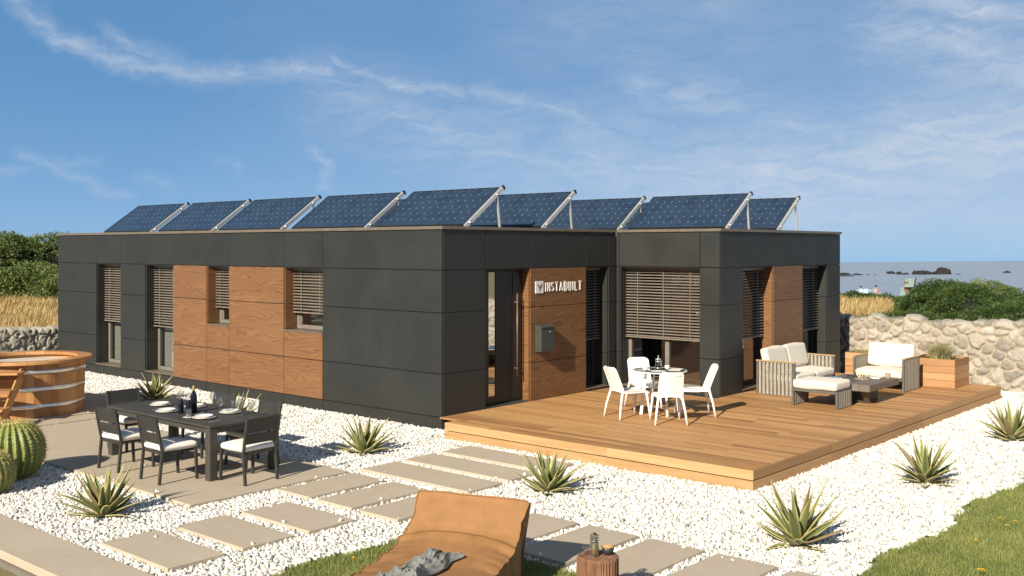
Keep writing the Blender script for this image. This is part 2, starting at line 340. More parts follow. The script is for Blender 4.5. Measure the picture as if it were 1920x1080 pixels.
# ------------------------------------------------------------------ mesh helpers
class MB:
    """collects geometry for ONE mesh object"""
    def __init__(s): s.v = []; s.f = []; s.r = []; s.mi = []; s.sm = []
    def add(s, verts, faces, rnd=None, mi=0, smooth=False):
        b = len(s.v); s.v.extend([tuple(map(float, p)) for p in verts]); rr = random.random() if rnd is None else rnd
        for f in faces: s.f.append(tuple(b+i for i in f)); s.r.append(rr); s.mi.append(mi); s.sm.append(smooth)
        return s
    def box(s, x0, x1, y0, y1, z0, z1, rnd=None, mi=0, m=None):
        v = [(x, y, z) for z in (z0, z1) for y in (y0, y1) for x in (x0, x1)]
        if m is not None: v = [tuple(m @ Vector(p)) for p in v]
        return s.add(v, [(0, 2, 3, 1), (4, 5, 7, 6), (0, 1, 5, 4), (2, 6, 7, 3), (0, 4, 6, 2), (1, 3, 7, 5)], rnd, mi)
    def bar(s, a, b, wx, wy, up=(0, 0, 1), rnd=None, mi=0, taper=1.):
        """rectangular bar from a to b"""
        a, b = Vector(a), Vector(b); d = (b-a).normalized(); u = Vector(up)
        if abs(d.dot(u)) > .95: u = Vector((0, 1, 0))
        x = d.cross(u).normalized(); y = x.cross(d).normalized(); vs = []
        for p, k in ((a, 1.), (b, taper)):
            for sx, sy in ((-1, -1), (1, -1), (1, 1), (-1, 1)): vs.append(p + x*(sx*wx/2*k) + y*(sy*wy/2*k))
        return s.add(vs, [(3, 2, 1, 0), (4, 5, 6, 7), (0, 1, 5, 4), (1, 2, 6, 5), (2, 3, 7, 6), (3, 0, 4, 7)], rnd, mi)
    def tube(s, pts, rad, n=8, rnd=None, mi=0, cap=True):
        P = [Vector(p) for p in pts]; rs = rad if hasattr(rad, '__len__') else [rad]*len(P); vs = []; px = None
        for i, p in enumerate(P):
            d = (P[min(i+1, len(P)-1)] - P[max(i-1, 0)]).normalized()
            if px is None:
                u = Vector((0, 0, 1)) if abs(d.z) < .9 else Vector((1, 0, 0)); x = d.cross(u).normalized()
            else: x = (px - d*px.dot(d)).normalized()
            px = x; y = d.cross(x)
            vs += [p + (x*math.cos(2*math.pi*k/n) + y*math.sin(2*math.pi*k/n))*rs[i] for k in range(n)]
        fs = [(i*n+k, i*n+(k+1) % n, (i+1)*n+(k+1) % n, (i+1)*n+k) for i in range(len(P)-1) for k in range(n)]
        if cap: fs += [tuple(range(n-1, -1, -1)), tuple(range((len(P)-1)*n, len(P)*n))]
        return s.add(vs, fs, rnd, mi, True)
    def lathe(s, prof, n=24, c=(0, 0, 0), rnd=None, mi=0, cap0=True, cap1=True):
        vs = []
        for r, z in prof: vs += [(c[0]+r*math.cos(2*math.pi*k/n), c[1]+r*math.sin(2*math.pi*k/n), c[2]+z) for k in range(n)]
        fs = [(i*n+k, i*n+(k+1) % n, (i+1)*n+(k+1) % n, (i+1)*n+k) for i in range(len(prof)-1) for k in range(n)]
        if cap0 and prof[0][0] > 1e-4: fs.append(tuple(range(n-1, -1, -1)))
        if cap1 and prof[-1][0] > 1e-4: fs.append(tuple(range((len(prof)-1)*n, len(prof)*n)))
        return s.add(vs, fs, rnd, mi, True)
    def cushion(s, x0, x1, y0, y1, z0, z1, r=.05, puff=.03, n=12, m=None, mi=0, seed=0):
        hx, hy, hz = (x1-x0)/2, (y1-y0)/2, (z1-z0)/2; c = Vector(((x0+x1)/2, (y0+y1)/2, (z0+z1)/2)); r = min(r, hx*.95, hy*.95, hz*.95)
        vs = {}; fs = []; vl = []
        def vid(p):
            k = tuple(round(q, 5) for q in p)
            if k not in vs:
                P = Vector((p[0]*hx, p[1]*hy, p[2]*hz)); inn = Vector((max(-hx+r, min(hx-r, P.x)), max(-hy+r, min(hy-r, P.y)), max(-hz+r, min(hz-r, P.z))))
                d = P-inn
                if d.length > 1e-6: P = inn + d.normalized()*r
                w = (1-p[0]**2)*(1-p[1]**2); P.z += p[2]*w*puff
                ww = (1-p[0]**2)*(1-p[2]**2); P.y += p[1]*ww*puff*.4; P.x += p[0]*(1-p[1]**2)*(1-p[2]**2)*puff*.4
                q = c+P; nz = mnoise.noise(Vector((q.x*3+seed, q.y*3, q.z*3)))*.012; q.z += nz
                if m is not None: q = m @ q
                vs[k] = len(vl); vl.append(q)
            return vs[k]
        # finer steps near the rim so that the rounding is smooth
        g = sorted(set([-1, -.97, -.92, -.85, .85, .92, .97, 1] + [round(-1+2*i/n, 4) for i in range(1, n)]))
        for ax in range(3):
            for sg in (-1, 1):
                for i in range(len(g)-1):
                    for j in range(len(g)-1):
                        q = []
                        for a, b in ((i, j), (i+1, j), (i+1, j+1), (i, j+1)):
                            p = [0, 0, 0]; p[ax] = sg; p[(ax+1) % 3] = g[a]; p[(ax+2) % 3] = g[b]; q.append(vid(p))
                        fs.append(tuple(q if sg > 0 else q[::-1]))
        return s.add(vl, fs, None, mi, True)
    def build(s, name, mats, parent=None, bevel=0., seg=2, loc=None, attrs=None):
        me = bpy.data.meshes.new(name); me.from_pydata(s.v, [], s.f); me.validate(clean_customdata=False)
        mats = mats if isinstance(mats, (list, tuple)) else [mats]
        for m in mats: me.materials.append(M[m] if isinstance(m, str) else m)
        if len(me.polygons) == len(s.f):
            me.polygons.foreach_set('material_index', s.mi); me.polygons.foreach_set('use_smooth', s.sm)
            a = me.attributes.new('rnd', 'FLOAT', 'FACE'); a.data.foreach_set('value', s.r)
        for k, vals in (attrs or {}).items():
            a = me.attributes.new(k, 'FLOAT', 'POINT'); a.data.foreach_set('value', vals)
        me.update(); o = bpy.data.objects.new(name, me); COL.objects.link(o)
        if parent is not None: o.parent = parent
        if loc is not None: o.location = loc
        if bevel:
            b = o.modifiers.new('bevel', 'BEVEL'); b.width = bevel; b.segments = seg; b.limit_method = 'ANGLE'; b.angle_limit = R(40); b.harden_normals = False
        return o
def raw_mesh(name, v, f_tri=None, f_quad=None, mat=None, attrs=None, smooth=False, parent=None, face_attrs=None):
    """fast mesh from numpy arrays"""
    me = bpy.data.meshes.new(name); v = np.asarray(v, np.float32); me.vertices.add(len(v)); me.vertices.foreach_set('co', v.ravel())
    loops = []; starts = []; tot = 0
    for F in (f_quad, f_tri):
        if F is not None and len(F):
            F = np.asarray(F, np.int32); loops.append(F.ravel()); starts.append(tot + np.arange(len(F))*F.shape[1]); tot += F.size
    me.loops.add(tot); me.loops.foreach_set('vertex_index', np.concatenate(loops)); st = np.concatenate(starts).astype(np.int32)
    me.polygons.add(len(st)); me.polygons.foreach_set('loop_start', st)
    if smooth: me.polygons.foreach_set('use_smooth', np.ones(len(st), bool))
    for k, a in (attrs or {}).items():
        at = me.attributes.new(k, 'FLOAT', 'POINT'); at.data.foreach_set('value', np.asarray(a, np.float32))
    for k, a in (face_attrs or {}).items():
        at = me.attributes.new(k, 'FLOAT', 'FACE'); at.data.foreach_set('value', np.asarray(a, np.float32))
    if mat: me.materials.append(M[mat])
    me.update(calc_edges=True); me.validate(clean_customdata=False)
    o = bpy.data.objects.new(name, me); COL.objects.link(o)
    if parent is not None: o.parent = parent
    return o
def tag(o, label=None, cat=None, group=None, kind=None):
    if label: o['label'] = label
    if cat: o['category'] = cat
    if group: o['group'] = group
    if kind: o['kind'] = kind
    return o
def thing(name, label, cat, loc=(0, 0, 0), rz=0., group=None):
    o = bpy.data.objects.new(name, None); COL.objects.link(o); o.location = loc; o.rotation_euler = (0, 0, rz); o.empty_display_size = .2
    return tag(o, label, cat, group)
def dup(root, loc, rz, label, scale=1., rx=0., ry=0.):
    kids = [c for c in bpy.data.objects if c.parent == root]
    r = root.copy(); COL.objects.link(r); r.location = loc; r.rotation_euler = (rx, ry, rz); r.scale = (scale,)*3; r['label'] = label
    for c in kids:
        d = c.copy(); COL.objects.link(d); d.parent = r
        for g in [q for q in bpy.data.objects if q.parent == c]:
            e = g.copy(); COL.objects.link(e); e.parent = d
    return r

# ================================================================== HOUSE
H_TOP = 3.30; Z1, Z2, Z3, ZW = .22, .93, 1.93, 2.63
LY = 13.52; XI = 4.90; YB = -2.33; XE = 10.24
house = thing('modular_house', 'low flat roofed house clad in dark grey panels and walnut wood behind the terrace', 'house', (0, 0, 0))
GAP = .0065
# local facade coordinates: s along the wall, n inward, z up
def TL(s, n, z): return (n, s, z)
def TF(s, n, z): return (s, n, z)
def TWL(s, n, z): return (XI+n, s, z)
def TWF(s, n, z): return (s, YB+n, z)
def fbox(mb, T, s0, s1, n0, n1, z0, z1, rnd=None, mi=0):
    a, b = T(s0, n0, z0), T(s1, n1, z1)
    mb.box(min(a[0], b[0]), max(a[0], b[0]), min(a[1], b[1]), max(a[1], b[1]), min(a[2], b[2]), max(a[2], b[2]), rnd, mi)
def facade(T, cols, dark, wood, wall, smin):
    """cols: list of (s0, s1, kind, z0, z1): kind p = dark panels, w = wood panels, o / ow = opening between z0 and z1 (ow: in wood)"""
    for s0, s1, k, za, zb in cols:
        z_low = .03; q0 = max(s0, smin)
        rows = [(Z1, Z2), (Z2, Z3), (Z3, ZW)]
        fbox(dark, T, s0+GAP, s1-GAP, 0, .022, ZW+GAP, H_TOP-.004)              # parapet band
        fbox(wall, T, q0, s1, .024, .38, ZW, H_TOP-.01, 0)
        full_door = za is not None and za < Z1+.04
        if k in ('p', 'w'):
            for a, b in rows: fbox(dark if k == 'p' else wood, T, s0+GAP, s1-GAP, 0, .022, a+GAP, b-GAP)
            fbox(dark, T, s0+GAP, s1-GAP, 0, .022, z_low, Z1-GAP); fbox(wall, T, q0, s1, .024, .38, .05, ZW, 0)
        else:
            fbox(dark, T, s0+GAP, s1-GAP, 0, .022, z_low, Z1-GAP if za >= Z1 else za-.01)
            fbox(wall, T, q0, s1, .024, .38, .05, za-.03, 0)
            if za > Z1+.1:
                for a, b in ((Z1, Z2), (Z2, za-.022)): fbox(wood if k == 'ow' else dark, T, s0+GAP, s1-GAP, 0, .022, a+GAP, b-GAP)
def reveal(T, s, side, za, zb, mb, depth=.34):
    """lining of an opening's side; side +1: faces +s"""
    t = .02; rows = [z for z in (za, Z2, Z3, zb) if za <= z <= zb]
    for a, b in zip(rows, rows[1:]):
        fbox(mb, T, min(s, s+side*t), max(s, s+side*t), .0225, depth, a+GAP/2, b-GAP/2)
W1, W2, W3, W4 = (10.42, 11.57), (8.16, 9.33), (6.07, 6.88), (3.08, 4.25)
ZB = Z1+.05
left_cols = [(11.57, LY, 'p', None, None), (*W1, 'o', ZB, ZW), (9.33, 10.42, 'p', None, None), (*W2, 'o', ZB, ZW), (6.88, 8.16, 'w', None, None),
             (*W3, 'ow', 1.43, ZW), (4.25, 6.07, 'w', None, None), (*W4, 'ow', 1.45, ZW), (.0, 3.08, 'p', None, None)]
DR = (1.06, 2.24); W5 = (3.91, 4.64)
front_cols = [(.024, 1.06, 'p', None, None), (*DR, 'o', .22, ZW), (2.24, 3.91, 'w', None, None), (*W5, 'o', .30, ZW), (4.64, XI, 'p', None, None)]
W6 = (-1.91, -.07); wl_cols = [(-.07, 0, 'p', None, None), (*W6, 'o', .30, ZW), (YB, -1.91, 'p', None, None)]
W7, W8 = (5.77, 7.02), (8.35, 9.56)
wf_cols = [(XI+.024, 5.77, 'p', None, None), (*W7, 'o', .30, ZW), (7.02, 8.35, 'w', None, None), (*W8, 'o', .30, ZW), (9.56, XE, 'p', None, None)]
for T, cols, revs in ((TL, left_cols, [(W1, ZB, 'd'), (W2, ZB, 'd'), (W3, 1.43, 'w'), (W4, 1.45, 'w')]), (TF, front_cols, [(DR, .22, 'wr'), (W5, .30, 'd')]),
                      (TWL, wl_cols, [(W6, .30, 'd')]), (TWF, wf_cols, [(W7, .30, 'wr'), (W8, .30, 'wl')])):
    dark, wood, wall = MB(), MB(), MB()
    facade(T, cols, dark, wood, wall, {TL: .024, TF: .381, TWL: YB+.024, TWF: XI+.381}[T])
    for (a, b), za, k in revs:
        lo = wood if k in ('w', 'wl') else dark; hi = wood if k in ('w', 'wr') else dark
        reveal(T, a, 1, za, ZW, lo); reveal(T, b, -1, za, ZW, hi)
        fbox(dark, T, a+.021, b-.021, .0225, .34, ZW-.02, ZW-.002)             # soffit
    wall.build('wall', 'window_frame_dark', house)
    dark.build('cladding', 'cladding', house, .0035, 1)
    if wood.v: wood.build('wood_cladding', 'veneer', house, .0025, 1)
# unseen back and right walls, roof, plinth ledge, trim
b = MB(); b.box(XE-.25, XE, YB+.382, LY, .05, H_TOP-.01, 0); b.box(.382, XE-.26, LY-.25, LY, .05, H_TOP-.01, 0); b.build('wall', 'cladding', house)
b = MB(); b.box(.382, XE-.26, .382, LY-.26, 3.05, 3.22, 0); b.box(XI+.382, XE-.26, YB+.382, .381, 3.05, 3.22, 0); b.build('roof', 'roof_membrane', house)
b = MB()
tz0, tz1, pr = H_TOP, H_TOP+.055, .028
b.box(-pr, .28, -pr, LY+pr, tz0, tz1, .5); b.box(.281, XI+.27, -pr, .28, tz0, tz1, .5); b.box(XI-pr, XI+.28, YB-pr, -pr-.001, tz0, tz1, .5)
b.box(XI+.281, XE+pr, YB-pr, YB+.28, tz0, tz1, .5); b.box(XE-.28, XE+pr, YB+.281, LY+pr, tz0, tz1, .5); b.box(.281, XE-.281, LY-.28, LY+pr, tz0, tz1, .5)
b.build('roof_trim', 'trim_metal', house, .006, 2)
# interior
b = MB(); b.box(.39, XE-.26, .39, LY-.26, .15, .25, .3); b.box(XI+.39, XE-.26, YB+.39, .389, .15, .25, .6); b.build('interior_floor', 'floor_wood', house)
b = MB(); b.box(.39, XE-.26, .39, LY-.26, 2.85, 2.95, .3); b.box(XI+.39, XE-.26, YB+.39, .389, 2.85, 2.95, .6)
b.box(2.9, 3.0, .39, LY-.26, .25, 2.85); b.box(.39, 2.89, 5.0, 5.1, .25, 2.85); b.box(.39, 2.89, 7.4, 7.5, .25, 2.85); b.box(.39, 2.89, 9.8, 9.9, .25, 2.85)
b.box(XE-.29, XE-.26, YB+.39, 6, .25, 2.85); b.box(3.01, XE-.30, 6, 6.1, .25, 2.85); b.build('interior_wall', 'interior_wall', house)

def window(T, s0, s1, z0, z1, blind_z, mull=None, curtain=None, depth=.30, sill=True, slat=.057, inner=False, frm='frame_taupe'):
    f = MB(); w = .075; a, c = s0+.022, s1-.022; zt = z1-.021; e = .0015
    fbox(f, T, a, a+w, depth, depth+.07, z0, zt); fbox(f, T, c-w, c, depth, depth+.07, z0, zt)
    fbox(f, T, a+w+e, c-w-e, depth, depth+.07, z0, z0+w); fbox(f, T, a+w+e, c-w-e, depth, depth+.07, zt-w, zt)
    if mull is not None: fbox(f, T, mull-.045, mull+.045, depth-.006, depth+.066, z0+w+e, zt-w-e)
    if inner:
        for q0, q1 in ((a+w+.004, a+w+.054), (c-w-.054, c-w-.004)): fbox(f, T, q0, q1, depth+.012, depth+.06, z0+w+e, zt-w-e)
    fo = f.build('window', frm, house, .004, 1)
    g = MB(); fbox(g, T, a+w, c-w, depth+.03, depth+.036, z0+w, zt-w); g.build('pane', 'window_glass', fo)
    bl = MB(); z = zt-.03; n0 = depth-.115
    fbox(bl, T, a+.004, c-.004, n0, n0+.07, zt-.055, zt-.002, .5); z = zt-.09
    while z > blind_z+.03:
        p = []
        for nn, dz in ((n0+.004, -.009), (n0+.026, .004), (n0+.046, .009), (n0+.068, .009)): p += [T(a+.008, nn, z+dz), T(c-.008, nn, z+dz)]
        for nn, dz in ((n0+.004, -.0115), (n0+.026, .0015), (n0+.046, .0065), (n0+.068, .0065)): p += [T(a+.008, nn, z+dz), T(c-.008, nn, z+dz)]
        bl.add(p, [(0, 1, 3, 2), (2, 3, 5, 4), (4, 5, 7, 6), (9, 8, 10, 11), (11, 10, 12, 13), (13, 12, 14, 15), (0, 8, 9, 1), (6, 7, 15, 14), (0, 2, 10, 8), (2, 4, 12, 10), (4, 6, 14, 12), (1, 9, 11, 3), (3, 11, 13, 5), (5, 13, 15, 7)])
        z -= slat
    fbox(bl, T, a+.008, c-.008, n0+.008, n0+.064, blind_z, blind_z+.022, .5)
    for k in range(2 if s1-s0 < 1.4 else 3):
        q = a + (c-a)*((k+.5)/(2 if s1-s0 < 1.4 else 3)); fbox(bl, T, q-.006, q+.006, n0-.004, n0-.001, blind_z, zt-.05, .5)
    bl.build('blind', 'blind_slat', fo)
    if sill:
        sl = MB(); fbox(sl, T, s0+.003, s1-.003, -.012, depth-.002, z0-.028, z0-.004); sl.build('sill', 'trim_metal' if sill == 'm' else 'frame_taupe', fo, .003, 1)
    if curtain:
        cu = MB()
        for q0, q1 in curtain:
            N = max(8, int((q1-q0)/.025)); v = []
            for i in range(N+1):
                s_ = q0+(q1-q0)*i/N; nn = depth+.13+.016*math.sin(i*1.05)+.010*math.sin(i*.43)
                v += [T(s_, nn, .27), T(s_, nn, zt-.05)]
            cu.add(v, [(2*i, 2*i+2, 2*i+3, 2*i+1) for i in range(N)], None, 0, True)
        cu.build('curtain', 'curtain', fo)
    return fo
window(TL, *W1, ZB, ZW, 1.26, sill='m', curtain=[(11.05, 11.95)])
window(TL, *W2, ZB, ZW, 1.24, sill='m', curtain=[(8.72, 9.6)])
window(TL, *W3, 1.43, ZW, 1.76, sill='m', inner=True)
window(TL, *W4, 1.45, ZW, 1.76, sill='m', inner=True)
window(TF, *W5, .30, ZW, 1.20, sill='m', frm='window_frame_dark', curtain=[(3.98, 4.3)])
window(TWL, *W6, .30, ZW, 1.22, mull=-1.0, sill='m')
window(TWF, *W7, .30, ZW, 1.22, sill='m', frm='window_frame_dark')
window(TWF, *W8, .30, ZW, 1.22, sill='m', frm='window_frame_dark', curtain=[(8.5, 9.0)])
# entrance door
d = MB(); nd = .17
fbox(d, TF, 1.085, 1.318, nd, nd+.06, .262, 2.60); fbox(d, TF, 1.512, 2.21, nd, nd+.06, .262, 2.60); fbox(d, TF, 1.3195, 1.5105, nd+.002, nd+.058, .262, .40); fbox(d, TF, 1.3195, 1.5105, nd+.002, nd+.058, 2.57, 2.60)
fbox(d, TF, 1.95, 2.20, nd-.012, nd-.001, .30, 2.58)
do = d.build('door', 'door_leaf', house, .003, 1)
g = MB(); fbox(g, TF, 1.3195, 1.5105, nd+.02, nd+.03, .401, 2.569); g.build('pane', 'door_glass', do)
g = MB(); g.tube([(2.0, nd-.07, .70), (2.0, nd-.07, 2.18)], .0115, 10); g.bar((2.0, nd-.07, .85), (2.0, nd-.01, .85), .02, .02); g.bar((2.0, nd-.07, 2.03), (2.0, nd-.01, 2.03), .02, .02); g.build('handle', 'handle_bronze', do)
g = MB(); fbox(g, TF, 1.082, 2.218, .004, .30, .222, .258); g.build('threshold', 'mailbox', do, .004, 1)

# mailbox on the wood cladding
mbx = thing('mailbox', 'dark grey metal mailbox with a small lock on the walnut panel beside the door', 'mailbox', (2.565, -.002, 1.12))
b = MB(); w, dp = .195, .145
b.add([(-w, 0, 0), (w, 0, 0), (w, -dp, 0), (-w, -dp, 0), (-w, 0, .47), (w, 0, .47), (w, -dp, .435), (-w, -dp, .435)], [(0, 1, 2, 3), (3, 2, 6, 7), (0, 3, 7, 4), (2, 1, 5, 6), (0, 4, 5, 1), (4, 7, 6, 5)]); b.build('body', 'mailbox', mbx, .006, 2)
b = MB(); b.add([(-w-.006, 0, .473), (w+.006, 0, .473), (w+.006, -dp-.012, .437), (-w-.006, -dp-.012, .437), (-w-.006, 0, .488), (w+.006, 0, .488), (w+.006, -dp-.012, .452), (-w-.006, -dp-.012, .452)], [(3, 2, 1, 0), (3, 2, 6, 7), (0, 3, 7, 4), (2, 1, 5, 6), (0, 4, 5, 1), (4, 7, 6, 5)]); b.build('lid', 'mailbox', mbx, .004, 1)
b = MB(); b.box(-w+.004, w-.004, -dp-.004, -dp-.0005, .004, .39); b.build('flap', 'mailbox', mbx, .002, 1)
b = MB(); b.tube([(.05, -dp-.004, .355), (.05, -dp-.012, .355)], .013, 12); b.build('lock', 'steel', mbx)

# lettering: stroke letters
def arc(cx, cy, rx, ry, a0, a1, n=10): return [(cx+rx*math.cos(R(a0+(a1-a0)*i/n)), cy+ry*math.sin(R(a0+(a1-a0)*i/n))) for i in range(n+1)]
def letter(ch):
    if ch == 'I': return .05, [[(.0, 0), (.0, 1)]]
    if ch == 'N': return .52, [[(0, 0), (0, 1)], [(0, 1), (.52, 0)], [(.52, 0), (.52, 1)]]
    if ch == 'S': return .46, [arc(.23, .74, .23, .26, 25, 270) + arc(.23, .26, .23, .22, 90, -160)[1:]]
    if ch == 'T': return .56, [[(0, 1), (.56, 1)], [(.28, 0), (.28, 1)]]
    if ch == 'A': return .62, [[(0, 0), (.31, 1)], [(.31, 1), (.62, 0)]]
    if ch == 'B': return .48, [[(0, 0), (0, 1)], [(0, 1), (.2, 1)] + arc(.22, .765, .22, .235, 90, -90) + [(0, .53)], [(0, .53), (.22, .53)] + arc(.23, .265, .25, .265, 90, -90) + [(0, 0)]]
    if ch == 'U': return .5, [[(0, 1), (0, .25)] + arc(.25, .25, .25, .25, 180, 360) + [(.5, 1)]]
    if ch == 'L': return .42, [[(0, 1), (0, 0)], [(0, 0), (.42, 0)]]
def stroke2d(mb, pts, wd, y0, y1, off, sc):
    P = [Vector((p[0]*sc+off[0], 0, p[1]*sc+off[1])) for p in pts]; n = len(P); vs = []
    for i, p in enumerate(P):
        d0 = (P[i]-P[i-1]).normalized() if i else (P[1]-P[0]).normalized(); d1 = (P[i+1]-P[i]).normalized() if i < n-1 else d0
        t = (d0+d1); t = t.normalized() if t.length > .2 else d1; nn = Vector((-t.z, 0, t.x)); k = wd/2/max(.4, abs(nn.dot(Vector((-d1.z, 0, d1.x)))))
        e = Vector((0, 0, 0))
        if i == 0: e = -d1*wd*.0
        for s in (1, -1):
            q = p + nn*k*s + e; vs += [(q.x, y0, q.z), (q.x, y1, q.z)]
    fs = []
    for i in range(n-1):
        a = i*4; c = a+4; fs += [(a, a+2, c+2, c), (a+1, c+1, c+3, a+3), (a, c, c+1, a+1), (a+2, a+3, c+3, c+2)]
    fs += [(0, 1, 3, 2), ((n-1)*4, (n-1)*4+2, (n-1)*4+3, (n-1)*4+1)]
    mb.add(vs, fs)
sgn = thing('house_sign', 'white raised INSTABUILT lettering with a square emblem on the walnut panel by the door', 'sign', (2.375, -.001, 2.172))
b = MB(); b.box(0, .225, -.014, 0, 0, .218); pl = b.build('logo_plate', 'sign_white', sgn, .003, 1)
b = MB(); stroke2d(b, [(.112, .04), (.112, .105), (.08, .128), (.06, .165)], .019, -.0185, -.0145, (0, 0), 1); stroke2d(b, [(.113, .092), (.15, .122), (.17, .17)], .022, -.0195, -.0148, (0, 0), 1); b.build('emblem', 'sign_dark', pl)
x = .285; cap_h = .160
for i, ch in enumerate('INSTABUILT'):
    wd = .017 if i < 5 else .029; w_, st = letter(ch); w_ = 0 if ch == 'I' else w_; b = MB(); x += wd/2
    for j, s_ in enumerate(st): stroke2d(b, [(p[0]*.80, p[1]) for p in s_], wd, -.012-.0008*j, -.001, (x, .028), cap_h)
    b.build('letter', 'sign_white', sgn); x += w_*.80*cap_h + wd/2 + .038

# ------------------------------------------------------------------ solar panels on the roof
def make_pv():
    root = thing('solar_panel', '', 'solar panel', (0, 0, 0), 0, 'solar panels on the flat roof')
    W, Ln, th = 2.27, 1.17, .045; tl = R(36)
    rot = Matrix.Rotation(-tl, 4, 'Y')                          # rises toward +X; local origin = low edge
    up = up0 = Matrix.Translation((0, 0, .10)) @ rot
    b = MB(); b.box(.02, Ln-.02, .02, W/2-.008, .010, .034, .5, 0, up); b.box(.02, Ln-.02, W/2+.008, W-.02, .010, .034, .5, 0, up)
    o = b.build('module', 'pv_glass', root)
    me = o.data; a = me.attributes.new('pv', 'FLOAT_VECTOR', 'POINT'); inv = up.inverted()
    vals = []
    for v in me.vertices:
        q = inv @ v.co; side = 0 if q.y < W/2 else 1; yy = (q.y - (.02 if side == 0 else W/2+.008))/(W/2-.028)
        vals += [(q.x-.02)/(Ln-.04)*6.0, yy*6.0 + side*10, 0]
    a.data.foreach_set('vector', vals)
    b = MB()
    for y0, y1 in ((0, .018), (W-.018, W)): b.box(0, Ln, y0, y1, 0, .042, .5, 0, up)
    b.box(0, .018, .019, W-.019, 0, .042, .5, 0, up); b.box(Ln-.018, Ln, .019, W-.019, 0, .042, .5, 0, up); b.box(.019, Ln-.019, W/2-.007, W/2+.007, .004, .036, .5, 0, up)
    b.build('frame', 'black_plastic', root)
    for y in (-.045, W-.42):
        far = y > 0; up = up0 @ Matrix.Translation((0, 0, -.05)) if far else up0
        b = MB(); b.box(-.03, Ln+.004, y, y+.043, -.03, .045, .5, 0, up); r = b.build('rail', 'aluminium', root, .003, 1)
        b = MB(); b.box(Ln+.005, Ln+.055, y-.002, y+.045, -.032, .047, .5, 0, up); b.build('end_cap', 'black_plastic', r)
        for t in ((.10, .97) if not far else ()):
            c = up @ Vector((t, y-.012, .008)); b = MB(); b.tube([c-Vector((0, .012, 0)), c+Vector((0, .012, 0))], .026, 10); b.build('bolt', 'steel', r)
        top = up @ Vector((.97, y+.02, -.02)); b = MB(); b.bar((top.x, y+.02, top.z), (top.x+.10, y+.02, -.10), .032, .032); b.build('support_leg', 'aluminium', root)
        b = MB(); b.bar((-.06, y+.02, -.09), (top.x+.2, y+.02, -.09), .04, .03, (0, 1, 0)); b.build('base_rail', 'aluminium', root)
    return root
pv = make_pv()
PV = [(.99, .42, 'nearest double solar panel at the roof corner, in front of all others'), (.99, 3.03, 'second double solar panel from the roof corner in the long left row'),
      (.99, 5.66, 'middle double solar panel of the five along the left roof edge'), (.99, 8.20, 'fourth double solar panel along the left roof edge, second from the far end'),
      (.99, 10.80, 'farthest double solar panel at the far left end of the roof'), (3.0, .34, 'double solar panel right of the corner one, propped above the wall sign'),
      (3.0, 3.0, 'solar panel showing only as a sliver between the two nearest left row panels'), (5.9, .66, 'double solar panel above the inner corner where the wing meets the house'),
      (5.79, -1.96, 'large double solar panel at the front of the protruding wing roof'), (8.06, -1.90, 'rightmost double solar panel at the far end of the wing roof'),
      (8.10, .60, 'solar panel showing only as a sliver left of the front wing panel')]
for i, (x, y, lb) in enumerate(PV):
    o = pv if i == 0 else dup(pv, (x, y, 3.25), 0, lb)
    o.location = (x, y, 3.25+.02); o['label'] = lb

# ================================================================== GROUND
def smooth(a, b, x):
    t = np.clip((x-a)/(b-a), 0, 1); return t*t*(3-2*t)
def terrain_h(x, y):
    x = np.asarray(x, float); y = np.asarray(y, float); dx, dy = x-CX, y-CY
    r = dx*RGT[0]+dy*RGT[1]; d = dx*FWD[0]+dy*FWD[1]; bb = r/np.maximum(d, 1.)
    wl = smooth(-.22, -.38, bb)*(d > 0); wr = smooth(.12, .25, bb)*(d > 0)
    hl = smooth(29, 46, d)*.25 + smooth(42, 60, d)*1.6
    hr = smooth(23.5, 28, d)*.35 - smooth(40, 64, d)*1.7 - smooth(58, 92, d)*1.0 - smooth(90, 110, d)*1.6
    hm = -smooth(45, 90, d)*2.5 - smooth(90, 110, d)*1.6
    h = wl*hl + wr*hr + (1-wl-wr)*hm
    far = smooth(24, 30, np.abs(x)*.0 + np.maximum(d, 0)); n = .10*np.sin(x*.9+y*.31)*np.sin(y*.7-x*.2)
    return np.where(d > 21, h + n*far, 0.) - .03
gx = np.concatenate([np.arange(-160, -30, 13.), np.arange(-30, 60, 1.25), np.arange(60, 150, 5.)]); gy = np.concatenate([np.arange(-160, -24, 12.), np.arange(-24, 70, 1.25), np.arange(70, 151, 5.)])
X_, Y_ = np.meshgrid(gx, gy, indexing='ij'); Z_ = terrain_h(X_, Y_)
nx, ny = X_.shape; idx = np.arange(nx*ny).reshape(nx, ny)
tq = np.stack([idx[:-1, :-1], idx[1:, :-1], idx[1:, 1:], idx[:-1, 1:]], -1).reshape(-1, 4)
ter = raw_mesh('terrain', np.stack([X_, Y_, Z_-.05], -1).reshape(-1, 3), None, tq, 'terrain', None, True); tag(ter, kind='structure')
# sea: a sheet that ends at its own far edge, coarser toward the land
def seapt(u, d): return bearing((u-960)/1924.4*d, d)
sv = []
for d0, d1 in ((88, 88), (480, 360)):
    pass
near = [seapt(u, 84) for u in (-400, 300, 900, 1576, 1920, 2600)]; far = [seapt(-400, 395), seapt(300, 400), seapt(900, 405), seapt(1576, 418), seapt(1920, 470), seapt(2600, 560)]
sq = [(i, i+1, 6+i+1, 6+i) for i in range(5)]
sea = raw_mesh('sea', [(*p, -3.0) for p in near+far], None, sq, 'sea_water'); tag(sea, kind='structure')

